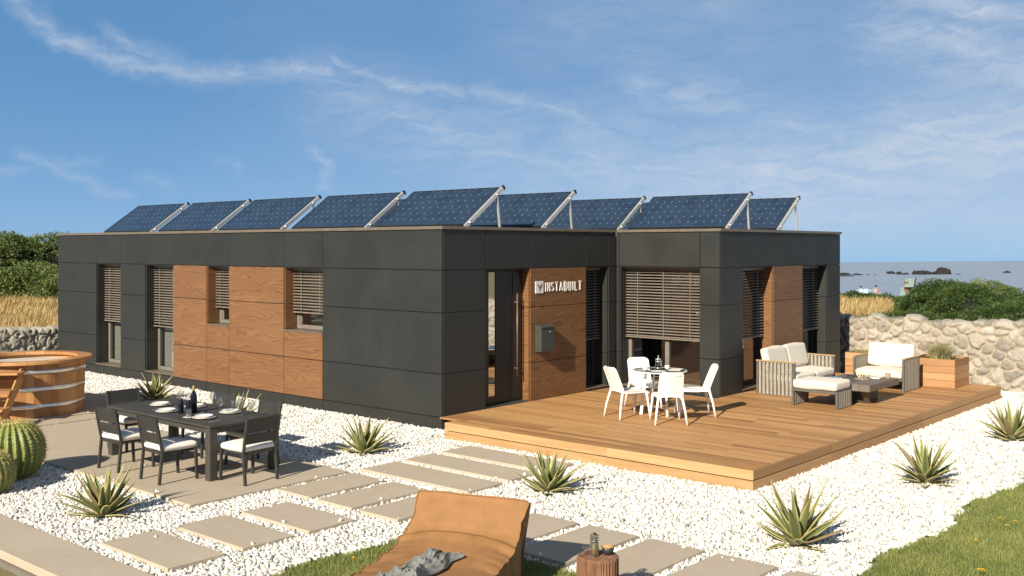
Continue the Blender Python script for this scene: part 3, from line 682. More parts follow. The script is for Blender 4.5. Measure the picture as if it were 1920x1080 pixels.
# deck ---------------------------------------------------------------
ZD = .24; DX0, DX1, DY0 = -.36, 9.95, -5.78
deck = thing('wooden_deck', 'large raised brown timber deck in front of the house entrance', 'deck', (0, 0, 0))
b = MB(); bw = .138; x = DX0+.028
while x < DX1-.02:
    x1 = min(x+bw, DX1-.028)
    y1 = -.42 if x1 < .0 else (-.004 if x1 < XI-.0 else YB-.004)
    if x < XI < x1: y1 = YB-.004
    cuts = [DY0+.03]; q = DY0+.03-random.uniform(0, 2.2)
    while q < y1:
        q += random.choice([2.2, 2.6, 3.1]);
        if DY0+.5 < q < y1-.4: cuts.append(q)
    cuts.append(y1)
    for a, c in zip(cuts, cuts[1:]): b.box(x, x1-.005, a+.0015, c-.0015, ZD-.024, ZD)
    x += bw
b.build('decking_boards', 'deck_wood_y', deck, .0012, 1)
b = MB(); b.box(DX0+.04, DX1-.04, DY0+.05, -.45, .02, ZD-.045, .5); b.build('substructure', 'window_frame_dark', deck)
for z0, z1 in ((-.04, .108), (.120, ZD-.001)):
    for mat, segs in (('deck_wood_y', None), ('deck_wood_x', None)):
        if mat == 'deck_wood_y':
            for a, c in ((DY0, -3.55), (-3.548, -.42)):
                b = MB(); b.box(DX0, DX0+.026, a, c, z0, z1); b.build('fascia_board', 'fascia_wood', deck, .004, 2)
        else:
            for a, c in ((DX0+.027, 1.95), (1.953, 5.6), (5.603, DX1)):
                b = MB(); b.box(a, c, DY0, DY0+.026, z0, z1); b.build('fascia_board', mat, deck, .004, 2)
    b = MB(); b.box(DX1-.026, DX1, DY0+.027, YB, z0, z1); b.build('fascia_board', 'deck_wood_y', deck, .004, 2)

# paving -------------------------------------------------------------
SLABS = []
def slab(x0, x1, y0, y1, label, group='stepping slabs in the white gravel', name='stone_slab', cat='paving slab', z1=.06):
    SLABS.append((x0, x1, y0, y1)); c = ((x0+x1)/2, (y0+y1)/2)
    b = MB(); b.box(x0-c[0], x1-c[0], y0-c[1], y1-c[1], 0, z1+.02)
    o = b.build(name, 'paving', None, .006, 2, (*c, -.02)); tag(o, label, cat, group); return o
slab(-1.38, -.79, -3.30, -1.36, 'long beige stone slab nearest the front of the timber deck')
slab(-2.12, -1.53, -3.30, -1.36, 'middle one of three long beige slabs parallel to the deck front')
slab(-2.90, -2.28, -3.34, -1.38, 'long beige slab farthest from the deck, of the three parallel to its front')
PL = ['beige slab next to the right corner of the dining terrace', 'second beige slab of the path from the dining terrace', 'beige slab just left of the top of the leather lounger', 'beige slab mostly hidden behind the leather lounger',
      'beige slab emerging right of the lounger back, under the edge of its shadow', 'beige slab behind the tree stump table, crossed by the lounger shadow', 'beige slab to the right of the tree stump table', 'beige slab at the bottom edge, right of the one beside the stump', 'last beige slab of the path at the lower right']
for i in range(9): slab(-4.33, -3.13, -2.11-.768*i, -1.49-.768*i, PL[i])
slab(-5.24, -4.62, -3.28, -2.09, 'beige slab front of the dining terrace, nearest the lounger, of the three short ones')
slab(-6.04, -5.43, -3.28, -2.05, 'middle one of three beige slabs leading from the path to the pool edge')
slab(-6.86, -6.25, -3.30, -2.04, 'beige slab nearest the pool edging')
def paved(name, rects, kind_label=None):
    b = MB()
    for x0, x1, y0, y1 in rects: SLABS.append((x0, x1, y0, y1)); b.box(x0, x1, y0, y1, -.02, .06)
    o = b.build(name, 'paving', None, .005, 2); tag(o, kind='structure'); return o
tx = [-5.45, -4.67, -3.89, -3.11]; paved('dining_terrace', [(-5.45, -3.11, y0, y1-.004) for y0, y1 in ((-1.38, .92), (.924, 3.0), (3.004, 5.06))])
paved('terrace_strip', [(-4.52, -3.11, 5.20, 5.70)])
paved('tub_terrace', [(x0, x0+1.196, y0, y0+1.196) for x0 in (-6.6, -5.4, -4.2, -3.0) for y0 in (5.83, 7.03, 8.23)])
b = MB(); b.box(-7.62, -7.04, -12, 9, -.03, .055); SLABS.append((-20, -7.04, -14, 12))
po = b.build('pool_coping', 'paving', None, .006, 2); tag(po, kind='structure')
b = MB(); b.box(-7.66, -7.60, -12, 9, -.9, -.034); b.build('pool_wall', 'frame_taupe', None)['kind'] = 'structure'
pw = raw_mesh('pool_water', [(-13, -14, -.16), (-7.66, -14, -.16), (-7.66, 9, -.16), (-13, 9, -.16)], None, [(0, 1, 2, 3)], 'pool_water'); tag(pw, kind='structure')

# gravel: a bed with pebbles strewn over it ----------------------------
LAWN_A = lambda x, y: (x < -4.42 + .05*math.sin(y*3)) and (y < -4.06 + .06*math.sin(x*4.1)) and x > -7.04
LAWN_B = lambda x, y: y < -8.10 + .07*math.sin(x*2.3) and x > -3.05
def covered(x, y, m=0.):
    for a, b_, c, d in SLABS:
        if a+m < x < b_-m and c+m < y < d-m: return True
    return (DX0+m < x < DX1-m and DY0+m < y < -.42) or (x > m and y > m) or (x > XI+m and y > YB+m)
cell = .1; gv = {}; gl = []; gq = []
def gid(i, j):
    if (i, j) not in gv:
        gv[(i, j)] = len(gl); xx, yy = i*cell, j*cell; gl.append((xx, yy, .004 + .010*mnoise.noise(Vector((xx*1.3, yy*1.3, 0))) - .038*float(smooth(.55, .1, max(DX0-xx, DY0-yy, 0) if yy < -.3 else 9))))
    return gv[(i, j)]
vis_w = []
for i in range(-71, 116):
    for j in range(-86, 150):
        x, y = (i+.5)*cell, (j+.5)*cell
        if covered(x, y, .05) or LAWN_A(x, y) or LAWN_B(x, y) or (x > 11.15): continue
        dx, dy = x-CX, y-CY; d = dx*FWD[0]+dy*FWD[1]; r = dx*RGT[0]+dy*RGT[1]; u = 960+1924.4*r/d; v = 464.4+1924.4*3/d
        if u < -350 or u > 2250 or v > 1250 or (x > 0 and y > 0) or (x > XI and y > YB): continue
        gq.append((gid(i, j), gid(i+1, j), gid(i+1, j+1), gid(i, j+1)))
for (a, b_, c, d) in SLABS:
    if a < -15: continue
    for _ in range(int(1+1.2*((b_-a)+(d-c)))):
        e_ = random.choice((0, 1, 2, 3)); ins = .02+abs(random.gauss(0, .06)); x_ = a+ins if e_ == 0 else b_-ins if e_ == 1 else random.uniform(a, b_); y_ = c+ins if e_ == 2 else d-ins if e_ == 3 else random.uniform(c, d)
        q = len(gl); gl += [(x_-.016, y_-.016, .051), (x_+.016, y_-.016, .051), (x_+.016, y_+.016, .051), (x_-.016, y_+.016, .051)]; gq.append((q, q+1, q+2, q+3))
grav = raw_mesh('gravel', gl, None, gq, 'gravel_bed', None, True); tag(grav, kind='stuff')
def gravel_nodes():
    ng = bpy.data.node_groups.new('pebbles', 'GeometryNodeTree')
    ng.interface.new_socket('Geometry', in_out='INPUT', socket_type='NodeSocketGeometry'); ng.interface.new_socket('Geometry', in_out='OUTPUT', socket_type='NodeSocketGeometry')
    N, L = ng.nodes, ng.links
    gi, go = N.new('NodeGroupInput'), N.new('NodeGroupOutput')
    ds = N.new('GeometryNodeDistributePointsOnFaces'); ds.inputs['Density'].default_value = 1250; ds.inputs['Seed'].default_value = 3
    ico = N.new('GeometryNodeMeshIcoSphere'); ico.inputs['Radius'].default_value = .0212; ico.inputs['Subdivisions'].default_value = 2
    sp = N.new('GeometryNodeSetPosition'); nz = N.new('ShaderNodeTexNoise'); nz.inputs['Scale'].default_value = 48; nz.inputs['Detail'].default_value = 0
    sb = N.new('ShaderNodeVectorMath'); sb.operation = 'SUBTRACT'; sb.inputs[1].default_value = (.5, .5, .5)
    sc = N.new('ShaderNodeVectorMath'); sc.operation = 'SCALE'; sc.inputs['Scale'].default_value = .03
    L.new(nz.outputs['Color'], sb.inputs[0]); L.new(sb.outputs[0], sc.inputs[0]); L.new(sc.outputs[0], sp.inputs['Offset']); L.new(ico.outputs[0], sp.inputs['Geometry'])
    sm = N.new('GeometryNodeSetShadeSmooth'); L.new(sp.outputs[0], sm.inputs[0])
    mt = N.new('GeometryNodeSetMaterial'); mt.inputs['Material'].default_value = M['pebble']; L.new(sm.outputs[0], mt.inputs[0])
    ip = N.new('GeometryNodeInstanceOnPoints'); L.new(mt.outputs[0], ip.inputs['Instance'])
    rr = N.new('FunctionNodeRandomValue'); rr.data_type = 'FLOAT_VECTOR'; rr.inputs[1].default_value = (6.28, 6.28, 6.28); L.new(rr.outputs[0], ip.inputs['Rotation'])
    rs = N.new('FunctionNodeRandomValue'); rs.data_type = 'FLOAT_VECTOR'; rs.inputs[0].default_value = (.6, .5, .42); rs.inputs[1].default_value = (1.45, 1.1, .95); L.new(rs.outputs[0], ip.inputs['Scale'])
    ro = N.new('FunctionNodeRandomValue'); ro.data_type = 'FLOAT_VECTOR'; ro.inputs[0].default_value = (0, 0, -.004); ro.inputs[1].default_value = (0, 0, .018)
    s2 = N.new('GeometryNodeSetPosition'); L.new(ro.outputs[0], s2.inputs['Offset']); L.new(gi.outputs[0], ds.inputs[0]); L.new(ds.outputs[0], s2.inputs[0]); L.new(s2.outputs[0], ip.inputs['Points'])
    jn = N.new('GeometryNodeJoinGeometry'); L.new(gi.outputs[0], jn.inputs[0]); L.new(ip.outputs[0], jn.inputs[0]); L.new(jn.outputs[0], go.inputs[0])
    return ng
gm = grav.modifiers.new('pebbles', 'NODES'); gm.node_group = gravel_nodes()
# plain gravel sheet for the parts of the garden out of view
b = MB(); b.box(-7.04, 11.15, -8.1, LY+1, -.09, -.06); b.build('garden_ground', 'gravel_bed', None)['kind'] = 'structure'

# lawns ----------------------------------------------------------------
def blades(P, h, wid, lean, name, mat, kind='stuff', rnd=None, segs=2, parent=None, seedhead=False, wind=(0, 0)):
    n = len(P); h = np.broadcast_to(h, n); a = rng.uniform(0, 2*np.pi, n); la = rng.uniform(0, 2*np.pi, n); ll = np.abs(rng.normal(0, 1, n))*lean*h
    dx, dy = np.cos(a)*wid/2, np.sin(a)*wid/2; rows = []
    for k in range(segs+1):
        t = k/segs; off = t**1.8
        cx_ = P[:, 0]+np.cos(la)*ll*off + wind[0]*h*off; cy_ = P[:, 1]+np.sin(la)*ll*off + wind[1]*h*off; cz_ = P[:, 2]+h*(t - .22*off*np.minimum(1, ll/np.maximum(h, 1e-5)))
        wk = (1-t**2) if not seedhead else (.55 if t < .7 else 1.5*(1-t)/.3+.1)
        if k == segs and not seedhead: rows.append(np.stack([cx_, cy_, cz_], -1)[:, None])
        else: rows.append(np.stack([np.stack([cx_-dx*wk, cy_-dy*wk, cz_], -1), np.stack([cx_+dx*wk, cy_+dy*wk, cz_], -1)], 1))
    V = np.concatenate(rows, 1); m = V.shape[1]; base = (np.arange(n)*m)[:, None]; quads = []; tris = None
    nq = segs if seedhead else segs-1
    for k in range(nq): quads.append(base+np.array([2*k, 2*k+1, 2*k+3, 2*k+2]))
    quads = np.concatenate(quads) if quads else None
    if not seedhead: tris = base+np.array([2*(segs-1), 2*(segs-1)+1, 2*segs])
    r = rng.uniform(0, 1, n) if rnd is None else rnd
    o = raw_mesh(name, V.reshape(-1, 3), tris, quads, mat, {'rnd': np.repeat(r, m)}, False, parent)
    if kind: o['kind'] = kind
    return o
def lawn(name, x0, x1, y0, y1, inside, dens):
    n = int((x1-x0)*(y1-y0)*dens); P = np.stack([rng.uniform(x0, x1, n), rng.uniform(y0, y1, n)], -1)
    keep = np.array([inside(p[0], p[1]) for p in P]); P = P[keep]
    c = np.array([mnoise.noise(Vector((p[0]*2.2, p[1]*2.2, 3)))*.5 + mnoise.noise(Vector((p[0]*7, p[1]*7, 9)))*.5 for p in P])
    h = np.clip(.045 + .03*c + rng.normal(0, .012, len(P)), .015, .13)
    r = np.clip(.42 + .45*c + rng.normal(0, .2, len(P)), 0, 1)
    return blades(np.column_stack([P, np.full(len(P), .0)]), h, rng.uniform(.003, .006, len(P)), .5, name, 'lawn_blade', 'stuff', r)
b = MB(); b.box(-7.04, -4.44, -13, -4.08, -.03, .004); b.build('lawn_soil', 'turf_soil', None)['kind'] = 'structure'
b = MB(); b.box(-3.03, 14, -16, -8.14, -.03, .004); b.build('lawn_soil', 'turf_soil', None)['kind'] = 'structure'
def vis(x, y, m=120):
    dx, dy = x-CX, y-CY; d = dx*FWD[0]+dy*FWD[1]; r = dx*RGT[0]+dy*RGT[1]
    return d > 1 and -m < 960+1924.4*r/d < 1920+m*2 and 464+1924.4*3/d < 1080+m*2
lawn('lawn_grass', -7.0, -4.35, -8.6, -3.98, lambda x, y: LAWN_A(x+.05*mnoise.noise(Vector((x*9, y*9, 0))), y+.09*mnoise.noise(Vector((x*8, y*8, 5)))) and vis(x, y), 9000)
lawn('lawn_grass', -3.1, 6.0, -12, -8.0, lambda x, y: LAWN_B(x, y+.10*mnoise.noise(Vector((x*6, y*6, 5)))) and vis(x, y), 7500)
def make_dandelion():
    root = thing('dandelion', '', 'flower', (0, 0, 0), 0, 'yellow dandelions in the lawn')
    b = MB(); b.tube([(0, 0, 0), (.004, .002, .04), (.002, 0, .075)], .0022, 5); b.build('stem', 'stem_green', root)
    b = MB()
    for ring, (n, r_, z_) in enumerate(((12, .021, .076), (10, .015, .081), (6, .008, .085))):
        for k in range(n):
            a = 2*math.pi*k/n+ring; c, s_ = math.cos(a), math.sin(a); b.add([(0, 0, z_-.004), (r_*c*.7-s_*.004, r_*s_*.7+c*.004, z_+.003), (r_*c, r_*s_, z_+.004), (r_*c*.7+s_*.004, r_*s_*.7-c*.004, z_+.003)], [(0, 1, 2, 3)])
    b.build('flower_head', 'dandelion', root); return root
def gpt(u, v, z=0.):
    d = 1924.4*(3-z)/(v-464.4); x, y = bearing((u-960)/1924.4*d, d); return x, y
dl = make_dandelion()
DN = [(1876, 974, 'upper one of two dandelions close together at the right edge of the lawn'), (1904, 980, 'rightmost dandelion near the right edge of the picture'), (1889, 988, 'lower dandelion of the cluster at the right'), (1830, 1016, 'single dandelion in the middle of the right lawn'),
      (1836, 1071, 'left one of a pair of dandelions at the bottom right'), (1843, 1072, 'right one of a pair of dandelions at the bottom right'), (663, 1049, 'dandelion in the lawn left of the leather lounger'), (752, 1024, 'dandelion touching the left side of the lounger seat')]
for i, (u, v, lb) in enumerate(DN):
    x, y = gpt(u, v, .07); o = dl if i == 0 else dup(dl, (x, y, 0), i*1.3, lb); o.location = (x, y, -.005); o['label'] = lb; o.scale = (1.15,)*3

# ================================================================== STONE WALLS
def stone_wall(name, label, P0, P1, ztop, mat, fine, sw, sh, depth, topvar, seed, thick=.45, groove=.07):
    """rubble wall from P0 to P1; visible face on the left-hand normal. fine: (s0, s1) densely meshed"""
    r_ = np.random.default_rng(seed); P0, P1 = np.array(P0, float), np.array(P1, float); Lw = np.linalg.norm(P1-P0); t = (P1-P0)/Lw; nrm = np.array([-t[1], t[0]])
    s = np.concatenate([np.arange(0, fine[0], .16), np.arange(fine[0], fine[1], .026), np.arange(fine[1], Lw, .16), [Lw]])
    rows = int(ztop/.027); zf = np.concatenate([np.linspace(0, 1, rows)])
    # stones: jittered grid of seeds with their own aspect
    ns, nz = int(Lw/sw)+2, int((ztop+.3)/sh)+2; S = []
    for j in range(nz):
        for i in range(ns):
            S.append(((i+.5*(j % 2)+r_.uniform(-.42, .42))*sw, (j+r_.uniform(-.38, .38))*sh, r_.uniform(.75, 1.35), r_.uniform(-.5, .5), r_.uniform(0, 1), r_.uniform(-1, 1), r_.uniform(-1, 1), r_.uniform(-1, 1)))
    S = np.array(S)
    # top outline follows the upper stones
    knots = [0.]; 
    while knots[-1] < Lw: knots.append(knots[-1]+r_.uniform(.22, .5))
    kh = r_.uniform(-1, 1, len(knots))*topvar
    k = np.clip(np.searchsorted(knots, s)-1, 0, len(knots)-2); kn = np.array(knots); u_ = (s-kn[k])/(kn[k+1]-kn[k])
    top = ztop + kh[k] + topvar*.7*(np.sqrt(np.clip(1-np.abs(2*u_-1)**3, 0, 1))-.75) + np.array([mnoise.fractal(Vector((a*6, seed, 0)), .8, 2.2, 4) for a in s])*.022
    SS, ZZ = np.meshgrid(s, zf, indexing='ij'); ZZ = ZZ*top[:, None]
    wob = np.array([[mnoise.noise(Vector((a*4, b_*4, seed))) for b_ in ZZ[i]] for i, a in enumerate(s)])*.05
    wob2 = np.array([[mnoise.noise(Vector((a*4, b_*4, seed+7))) for b_ in ZZ[i]] for i, a in enumerate(s)])*.05
    fn = np.array([[mnoise.fractal(Vector((a*9, b_*9, seed+3)), .9, 2.2, 4) for b_ in ZZ[i]] for i, a in enumerate(s)])
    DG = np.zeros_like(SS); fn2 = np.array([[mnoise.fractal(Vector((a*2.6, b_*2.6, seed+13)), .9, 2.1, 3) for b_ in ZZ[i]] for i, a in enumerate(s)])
    H = np.zeros_like(SS); RN = np.zeros_like(SS); MO = np.zeros_like(SS)
    for i in range(len(s)):
        near = S[np.abs(S[:, 0]-s[i]) < sw*2.4]
        if len(near) < 3: near = S[np.argsort(np.abs(S[:, 0]-s[i]))[:8]]
        ds = (SS[i]+wob[i])[:, None]-near[:, 0]; dz = (ZZ[i]+wob2[i])[:, None]-near[:, 1]
        ca, sa = np.cos(near[:, 3]), np.sin(near[:, 3]); e1 = (ds*ca+dz*sa)/(sw*near[:, 2]); e2 = (-ds*sa+dz*ca)/(sh*near[:, 2])
        D = (np.abs(e1)**2.6+np.abs(e2)**2.6)**(1/2.6); o = np.argsort(D, 1); q = np.arange(len(D)); F1, F2 = D[q, o[:, 0]], D[q, o[:, 1]]; c = near[o[:, 0]]
        e = np.clip((F2-F1)/groove/4, 0, 1); e = e*e*(3-2*e)
        H[i] = e*(depth + depth*.35*c[:, 5]) + e*depth*.5*(c[:, 6]*ds[q, o[:, 0]]/sw + c[:, 7]*dz[q, o[:, 0]]/sh) + fn[i]*.012*(.4+e)
        RN[i] = c[:, 4]; MO[i] = 1-np.clip(e*1.7-.15, 0, 1); rg = 1-np.abs(fn[i])*1.6; H[i] += (rg*.022 + np.round(fn[i]*2.2)*.010)*e; gp = fn2[i]; DG[i] = np.clip(1-np.abs(e-.30)/.26, 0, 1)*np.clip(gp*2.2+.25, 0, 1); H[i] -= DG[i]*.030  # DG: grooved bands beside the joints that carry the painted shade
    edge = np.clip((top[:, None]-ZZ)/.07, 0, 1); H -= (1-np.sqrt(np.clip(1-(1-edge)**2, 0, 1)))*.10; MO *= np.clip(edge*1.2, 0, 1)
    V = np.stack([P0[0]+t[0]*SS+nrm[0]*H, P0[1]+t[1]*SS+nrm[1]*H, ZZ-.04], -1)
    ns_, nz_ = SS.shape; cap = []
    for f_, dz in ((.35, .02), (.75, .0), (1., -.06)): cap.append(np.stack([P0[0]+t[0]*s-nrm[0]*thick*f_, P0[1]+t[1]*s-nrm[1]*thick*f_, top-.04+dz+.03*np.sin(s*7+f_*9)], -1))
    cap.append(np.stack([P0[0]+t[0]*s-nrm[0]*thick, P0[1]+t[1]*s-nrm[1]*thick, top*0-.04], -1))
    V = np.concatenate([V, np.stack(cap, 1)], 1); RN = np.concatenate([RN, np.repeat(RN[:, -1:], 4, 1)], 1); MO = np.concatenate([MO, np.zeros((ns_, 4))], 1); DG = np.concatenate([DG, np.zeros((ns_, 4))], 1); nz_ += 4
    idx = np.arange(ns_*nz_).reshape(ns_, nz_); q = np.stack([idx[:-1, :-1], idx[1:, :-1], idx[1:, 1:], idx[:-1, 1:]], -1).reshape(-1, 4)[:, ::-1]
    o = raw_mesh(name, V.reshape(-1, 3), None, q, mat, {'rnd': RN.ravel(), 'mortar': MO.ravel(), 'crevice_shade': DG.ravel()}, True)
    return tag(o, label, 'stone wall')
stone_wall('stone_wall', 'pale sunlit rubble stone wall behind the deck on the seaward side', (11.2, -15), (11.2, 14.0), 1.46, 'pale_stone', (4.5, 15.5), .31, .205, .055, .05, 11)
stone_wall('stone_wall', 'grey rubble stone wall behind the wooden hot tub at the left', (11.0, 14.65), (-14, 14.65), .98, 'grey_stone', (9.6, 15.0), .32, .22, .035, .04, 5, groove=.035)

# ================================================================== VEGETATION BEYOND
def mound(name, label, cx_, cy_, z0, rx, ry, rz, mat, n_l, per, leaf, group=None, kind=None, seed=0, rot=0., lump=(.22, .5)):
    """shrub: dark inner dome + leafy lumps carrying many small leaf faces"""
    r_ = np.random.default_rng(seed); V, Q, RN = [], [], []
    th = r_.uniform(0, 2*np.pi, n_l); ph = np.arccos(r_.uniform(0.0, 1, n_l)); k = 1+.12*np.sin(th*3+seed)+.08*np.sin(th*5+ph*4)
    C = np.stack([np.sin(ph)*np.cos(th)*rx*k, np.sin(ph)*np.sin(th)*ry*k, np.cos(ph)*rz*(1+.10*np.sin(th*2+seed*1.7)*np.sin(ph))], -1)
    lr = r_.uniform(*lump, n_l); tot = n_l*per; ci = np.repeat(np.arange(n_l), per)
    nv = r_.normal(size=(tot, 3)); nv[:, 2] = np.abs(nv[:, 2])*.9+.05; nv /= np.linalg.norm(nv, axis=1, keepdims=True)
    pos = C[ci] + nv*lr[ci][:, None]*np.array([1, 1, .8])*r_.uniform(.72, 1.06, tot)[:, None]
    d = nv + r_.normal(0, .55, (tot, 3)); d /= np.linalg.norm(d, axis=1, keepdims=True)
    sd = np.cross(d, r_.normal(size=(tot, 3))); sd /= np.linalg.norm(sd, axis=1, keepdims=True)
    L_ = r_.uniform(.6, 1.3, tot)[:, None]*leaf; w_ = L_*.26
    a, b_, c, e = pos-d*L_*.4, pos+sd*w_, pos+d*L_*.6, pos-sd*w_
    V = np.stack([a, b_, c, e], 1).reshape(-1, 3); Q = np.arange(tot*4).reshape(-1, 4)
    RN = np.repeat(np.clip(r_.uniform(0, 1, n_l)[ci]*.6+r_.uniform(0, .4, tot), 0, 1), 4)
    ca, sa = math.cos(rot), math.sin(rot)
    def place(P): return np.stack([cx_+P[:, 0]*ca-P[:, 1]*sa, cy_+P[:, 0]*sa+P[:, 1]*ca, z0+P[:, 2]], -1)
    root = thing(name, label, 'shrub', (0, 0, 0), 0, group) if label else None
    o = raw_mesh('foliage' if root else name, place(V), None, Q, mat, {'rnd': RN}, False, root)
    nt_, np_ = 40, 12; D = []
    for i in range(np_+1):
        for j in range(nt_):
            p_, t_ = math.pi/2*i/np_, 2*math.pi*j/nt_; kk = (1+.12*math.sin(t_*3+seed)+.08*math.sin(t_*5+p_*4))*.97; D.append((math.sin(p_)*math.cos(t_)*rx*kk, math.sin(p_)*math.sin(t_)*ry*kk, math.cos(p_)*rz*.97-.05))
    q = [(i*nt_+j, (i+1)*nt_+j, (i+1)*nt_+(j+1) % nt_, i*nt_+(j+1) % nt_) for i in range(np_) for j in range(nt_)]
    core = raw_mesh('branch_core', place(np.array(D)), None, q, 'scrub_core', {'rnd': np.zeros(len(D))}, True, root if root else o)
    if kind: o['kind'] = kind
    return root or o
SH = 'shrubs behind the stone wall on the seaward side'
def at(u, d): return bearing((u-960)/1924.4*d, d)
rot0 = AL-R(90)
for i, (u, d, z0, rx, ry, rz, mat, nl, per, lf, lb) in enumerate([
    (1788, 31.5, .2, 1.2, 2.6, 1.50, 'scrub', 230, 330, .06, 'large rounded green shrub mound in front of the sea, the tallest behind the pale wall'),
    (1846, 38, -.1, 1.7, 2.6, 1.58, 'scrub_olive', 190, 260, .075, 'olive green shrub rising behind the large mound, toward the right edge'),
    (1905, 29, .2, 1.6, 2.2, 1.0, 'scrub', 170, 320, .06, 'dense green shrub overhanging the pale wall at the right edge'),
    (1700, 29, .05, 1.2, 1.8, .88, 'scrub', 130, 300, .06, 'low green shrub on the left flank of the large mound'),
    (1612, 27, .1, .9, 1.2, .82, 'scrub', 80, 300, .06, 'low green shrub just above the wall next to the house corner'),
    (1600, 52, -.75, 2.2, 2.2, 1.2, 'scrub', 110, 170, .12, 'dark far shrub below the bathers, beyond the dry grass patch'),
    (1668, 46, -.55, 1.7, 2.0, 1.12, 'scrub', 100, 170, .11, 'green shrub in front of the information board'),
    (1985, 33, .2, 1.9, 2.2, 1.3, 'scrub', 150, 280, .065, 'green shrub beyond the right edge of the picture')]):
    x, y = at(u, d); mound('shrub', lb, x, y, z0, rx, ry, rz, mat, nl, per, lf, SH, None, 20+i, rot0)
# hedge on the rise at the left: one mass
for i, (u, d, z0, rx, ry, rz) in enumerate([(-230, 50, .1, 3.0, 3, 3.0), (-390, 51, .1, 3.4, 3, 2.8), (300, 54, .1, 3, 3, 2.9), (10, 50, .1, 2.6, 3, 3.25), (105, 52, .1, 2.6, 3, 3.2), (-95, 49, .1, 2.6, 3, 3.2), (200, 53, .1, 2.6, 3, 3.0), (60, 46.5, 0, 1.9, 2, 1.9), (-30, 45.5, 0, 1.9, 2, 1.7), (130, 46, 0, 1.9, 2, 1.8)]):
    x, y = at(u, d); mound('hedge_scrub', None, x, y, z0, rx, ry, rz, 'scrub_olive', 220, 190, .12, None, 'stuff', 40+i, rot0, (.3, .7))
# dry grass
def grass_patch(name, u0, u1, d0, d1, n, h0, h1, wd, mat='straw', wind=(.12, -.06)):
    u = rng.uniform(u0, u1, n); d = rng.uniform(d0, d1, n); r = (u-960)/1924.4*d
    x = CX+RGT[0]*r+FWD[0]*d; y = CY+RGT[1]*r+FWD[1]*d; ok = (y > 15.25) | (x > 11.8); x, y, n = x[ok], y[ok], int(ok.sum()); z = terrain_h(x, y)-.06
    return blades(np.stack([x, y, z], -1), rng.uniform(h0, h1, n), rng.uniform(wd*.6, wd*1.4, n), .28, name, mat, 'stuff', None, 4, None, True, wind)
grass_patch('dry_grass', -420, 260, 24, 44.5, 52000, .55, .95, .02)
grass_patch('dry_grass', 1520, 1665, 32, 40, 7000, .5, .95, .02)
grass_patch('dry_grass', 1520, 1660, 53, 60, 4000, .8, 1.3, .035)

# ================================================================== SEA, ROCKS, BEACH
def rock(name, label, u, d, w, h, dep, seed, group='dark rocks in the sea'):
    bm = bmesh.new(); bmesh.ops.create_icosphere(bm, subdivisions=4, radius=1)
    for v in bm.verts:
        p = v.co.copy(); n = mnoise.fractal(p*1.3+Vector((seed*3.1, 0, 0)), .8, 2.1, 5); k = 1+.45*n+.18*abs(mnoise.noise(p*4+Vector((0, seed, 0))))
        v.co = Vector((p.x*k*w/2, p.y*k*dep/2, max(-.2, p.z*k*h)))
    me = bpy.data.meshes.new(name); bm.to_mesh(me); bm.free(); me.materials.append(M['sea_rock']); o = bpy.data.objects.new(name, me); COL.objects.link(o)
    x, y = at(u, d); o.location = (x, y, -3.05); o.rotation_euler = (0, 0, rot0); tag(o, label, 'rock', group)
for i, (u, d, w, h, dp, lb) in enumerate([(1770, 232, 3.4, 1.35, 3, 'largest dark rock in the sea, at the right end of the reef'), (1731, 230, 3.6, .95, 3, 'wide jagged dark rock left of the largest one in the sea'), (1749, 230, 2.0, .55, 2, 'low dark rock joining the two largest sea rocks'),
        (1715, 230, 1.1, .85, 1.2, 'narrow upright dark rock in the middle of the reef'), (1686, 230, 1.5, .55, 1.4, 'small dark rock near the left end of the reef'), (1698, 230, 1.5, .4, 1.4, 'flat dark rock between the small reef rocks'),
        (1670, 236, 1.7, .6, 1.5, 'isolated dark rock at the left end of the reef'), (1797, 230, 1.1, .2, 1, 'thin flat rock awash just right of the largest sea rock'), (1888, 245, 1.5, .45, 1.3, 'lone small dark rock in the sea at the far right'),
        (1584, 225, 3.2, .45, 2, 'long low dark rock in the sea beside the house corner'), (1608, 225, 2.6, .3, 2, 'flat dark rock trailing right from the one beside the house corner'), (1586, 215, 3.6, .22, 2, 'lowest dark rock shelf in the sea beside the house corner'),
        (1627, 226, .7, .18, .7, 'tiny dark rock in the sea right of the rock shelf'), (1641, 226, .6, .15, .6, 'tiny lone dark rock halfway between shelf and reef')]): rock('sea_rock', lb, u, d, w, h, dp, i+2)
rock('beach_rock', 'low dark rock on the shore beside the bathers', 1656, 88, 2.0, .55, 1.4, 31, None)
bpy.data.objects['beach_rock'].location.z = -2.55
# information board
x, y = at(1699, 45); bd = thing('information_board', 'slanted green information panels on a wooden post among the shrubs by the sea', 'sign', (x, y, .50), rot0)
b = MB(); b.box(-.07, .07, -.06, .06, -.6, 1.02); b.build('post', 'post_wood', bd, .01, 1)
for ox, oz in ((-.16, .78), (-.36, .40)):
    q = [(0, -.18, 0), (.42, -.18, 0), (.62, .16, .36), (.20, .16, .36)]; v = [(a+ox, b_, c+oz) for a, b_, c in q] + [(a+ox+.012, b_+.02, c+oz-.02) for a, b_, c in q]; fc = [(0, 1, 2, 3), (7, 6, 5, 4), (0, 4, 5, 1), (1, 5, 6, 2), (2, 6, 7, 3), (3, 7, 4, 0)]
    b = MB(); b.add(v, fc); p = b.build('panel', 'board_print', bd)
    b = MB(); b.bar((ox+.43, -.19, oz-.03), (ox+.65, .17, oz+.38), .05, .05); b.build('panel_edge', 'charcoal', p)
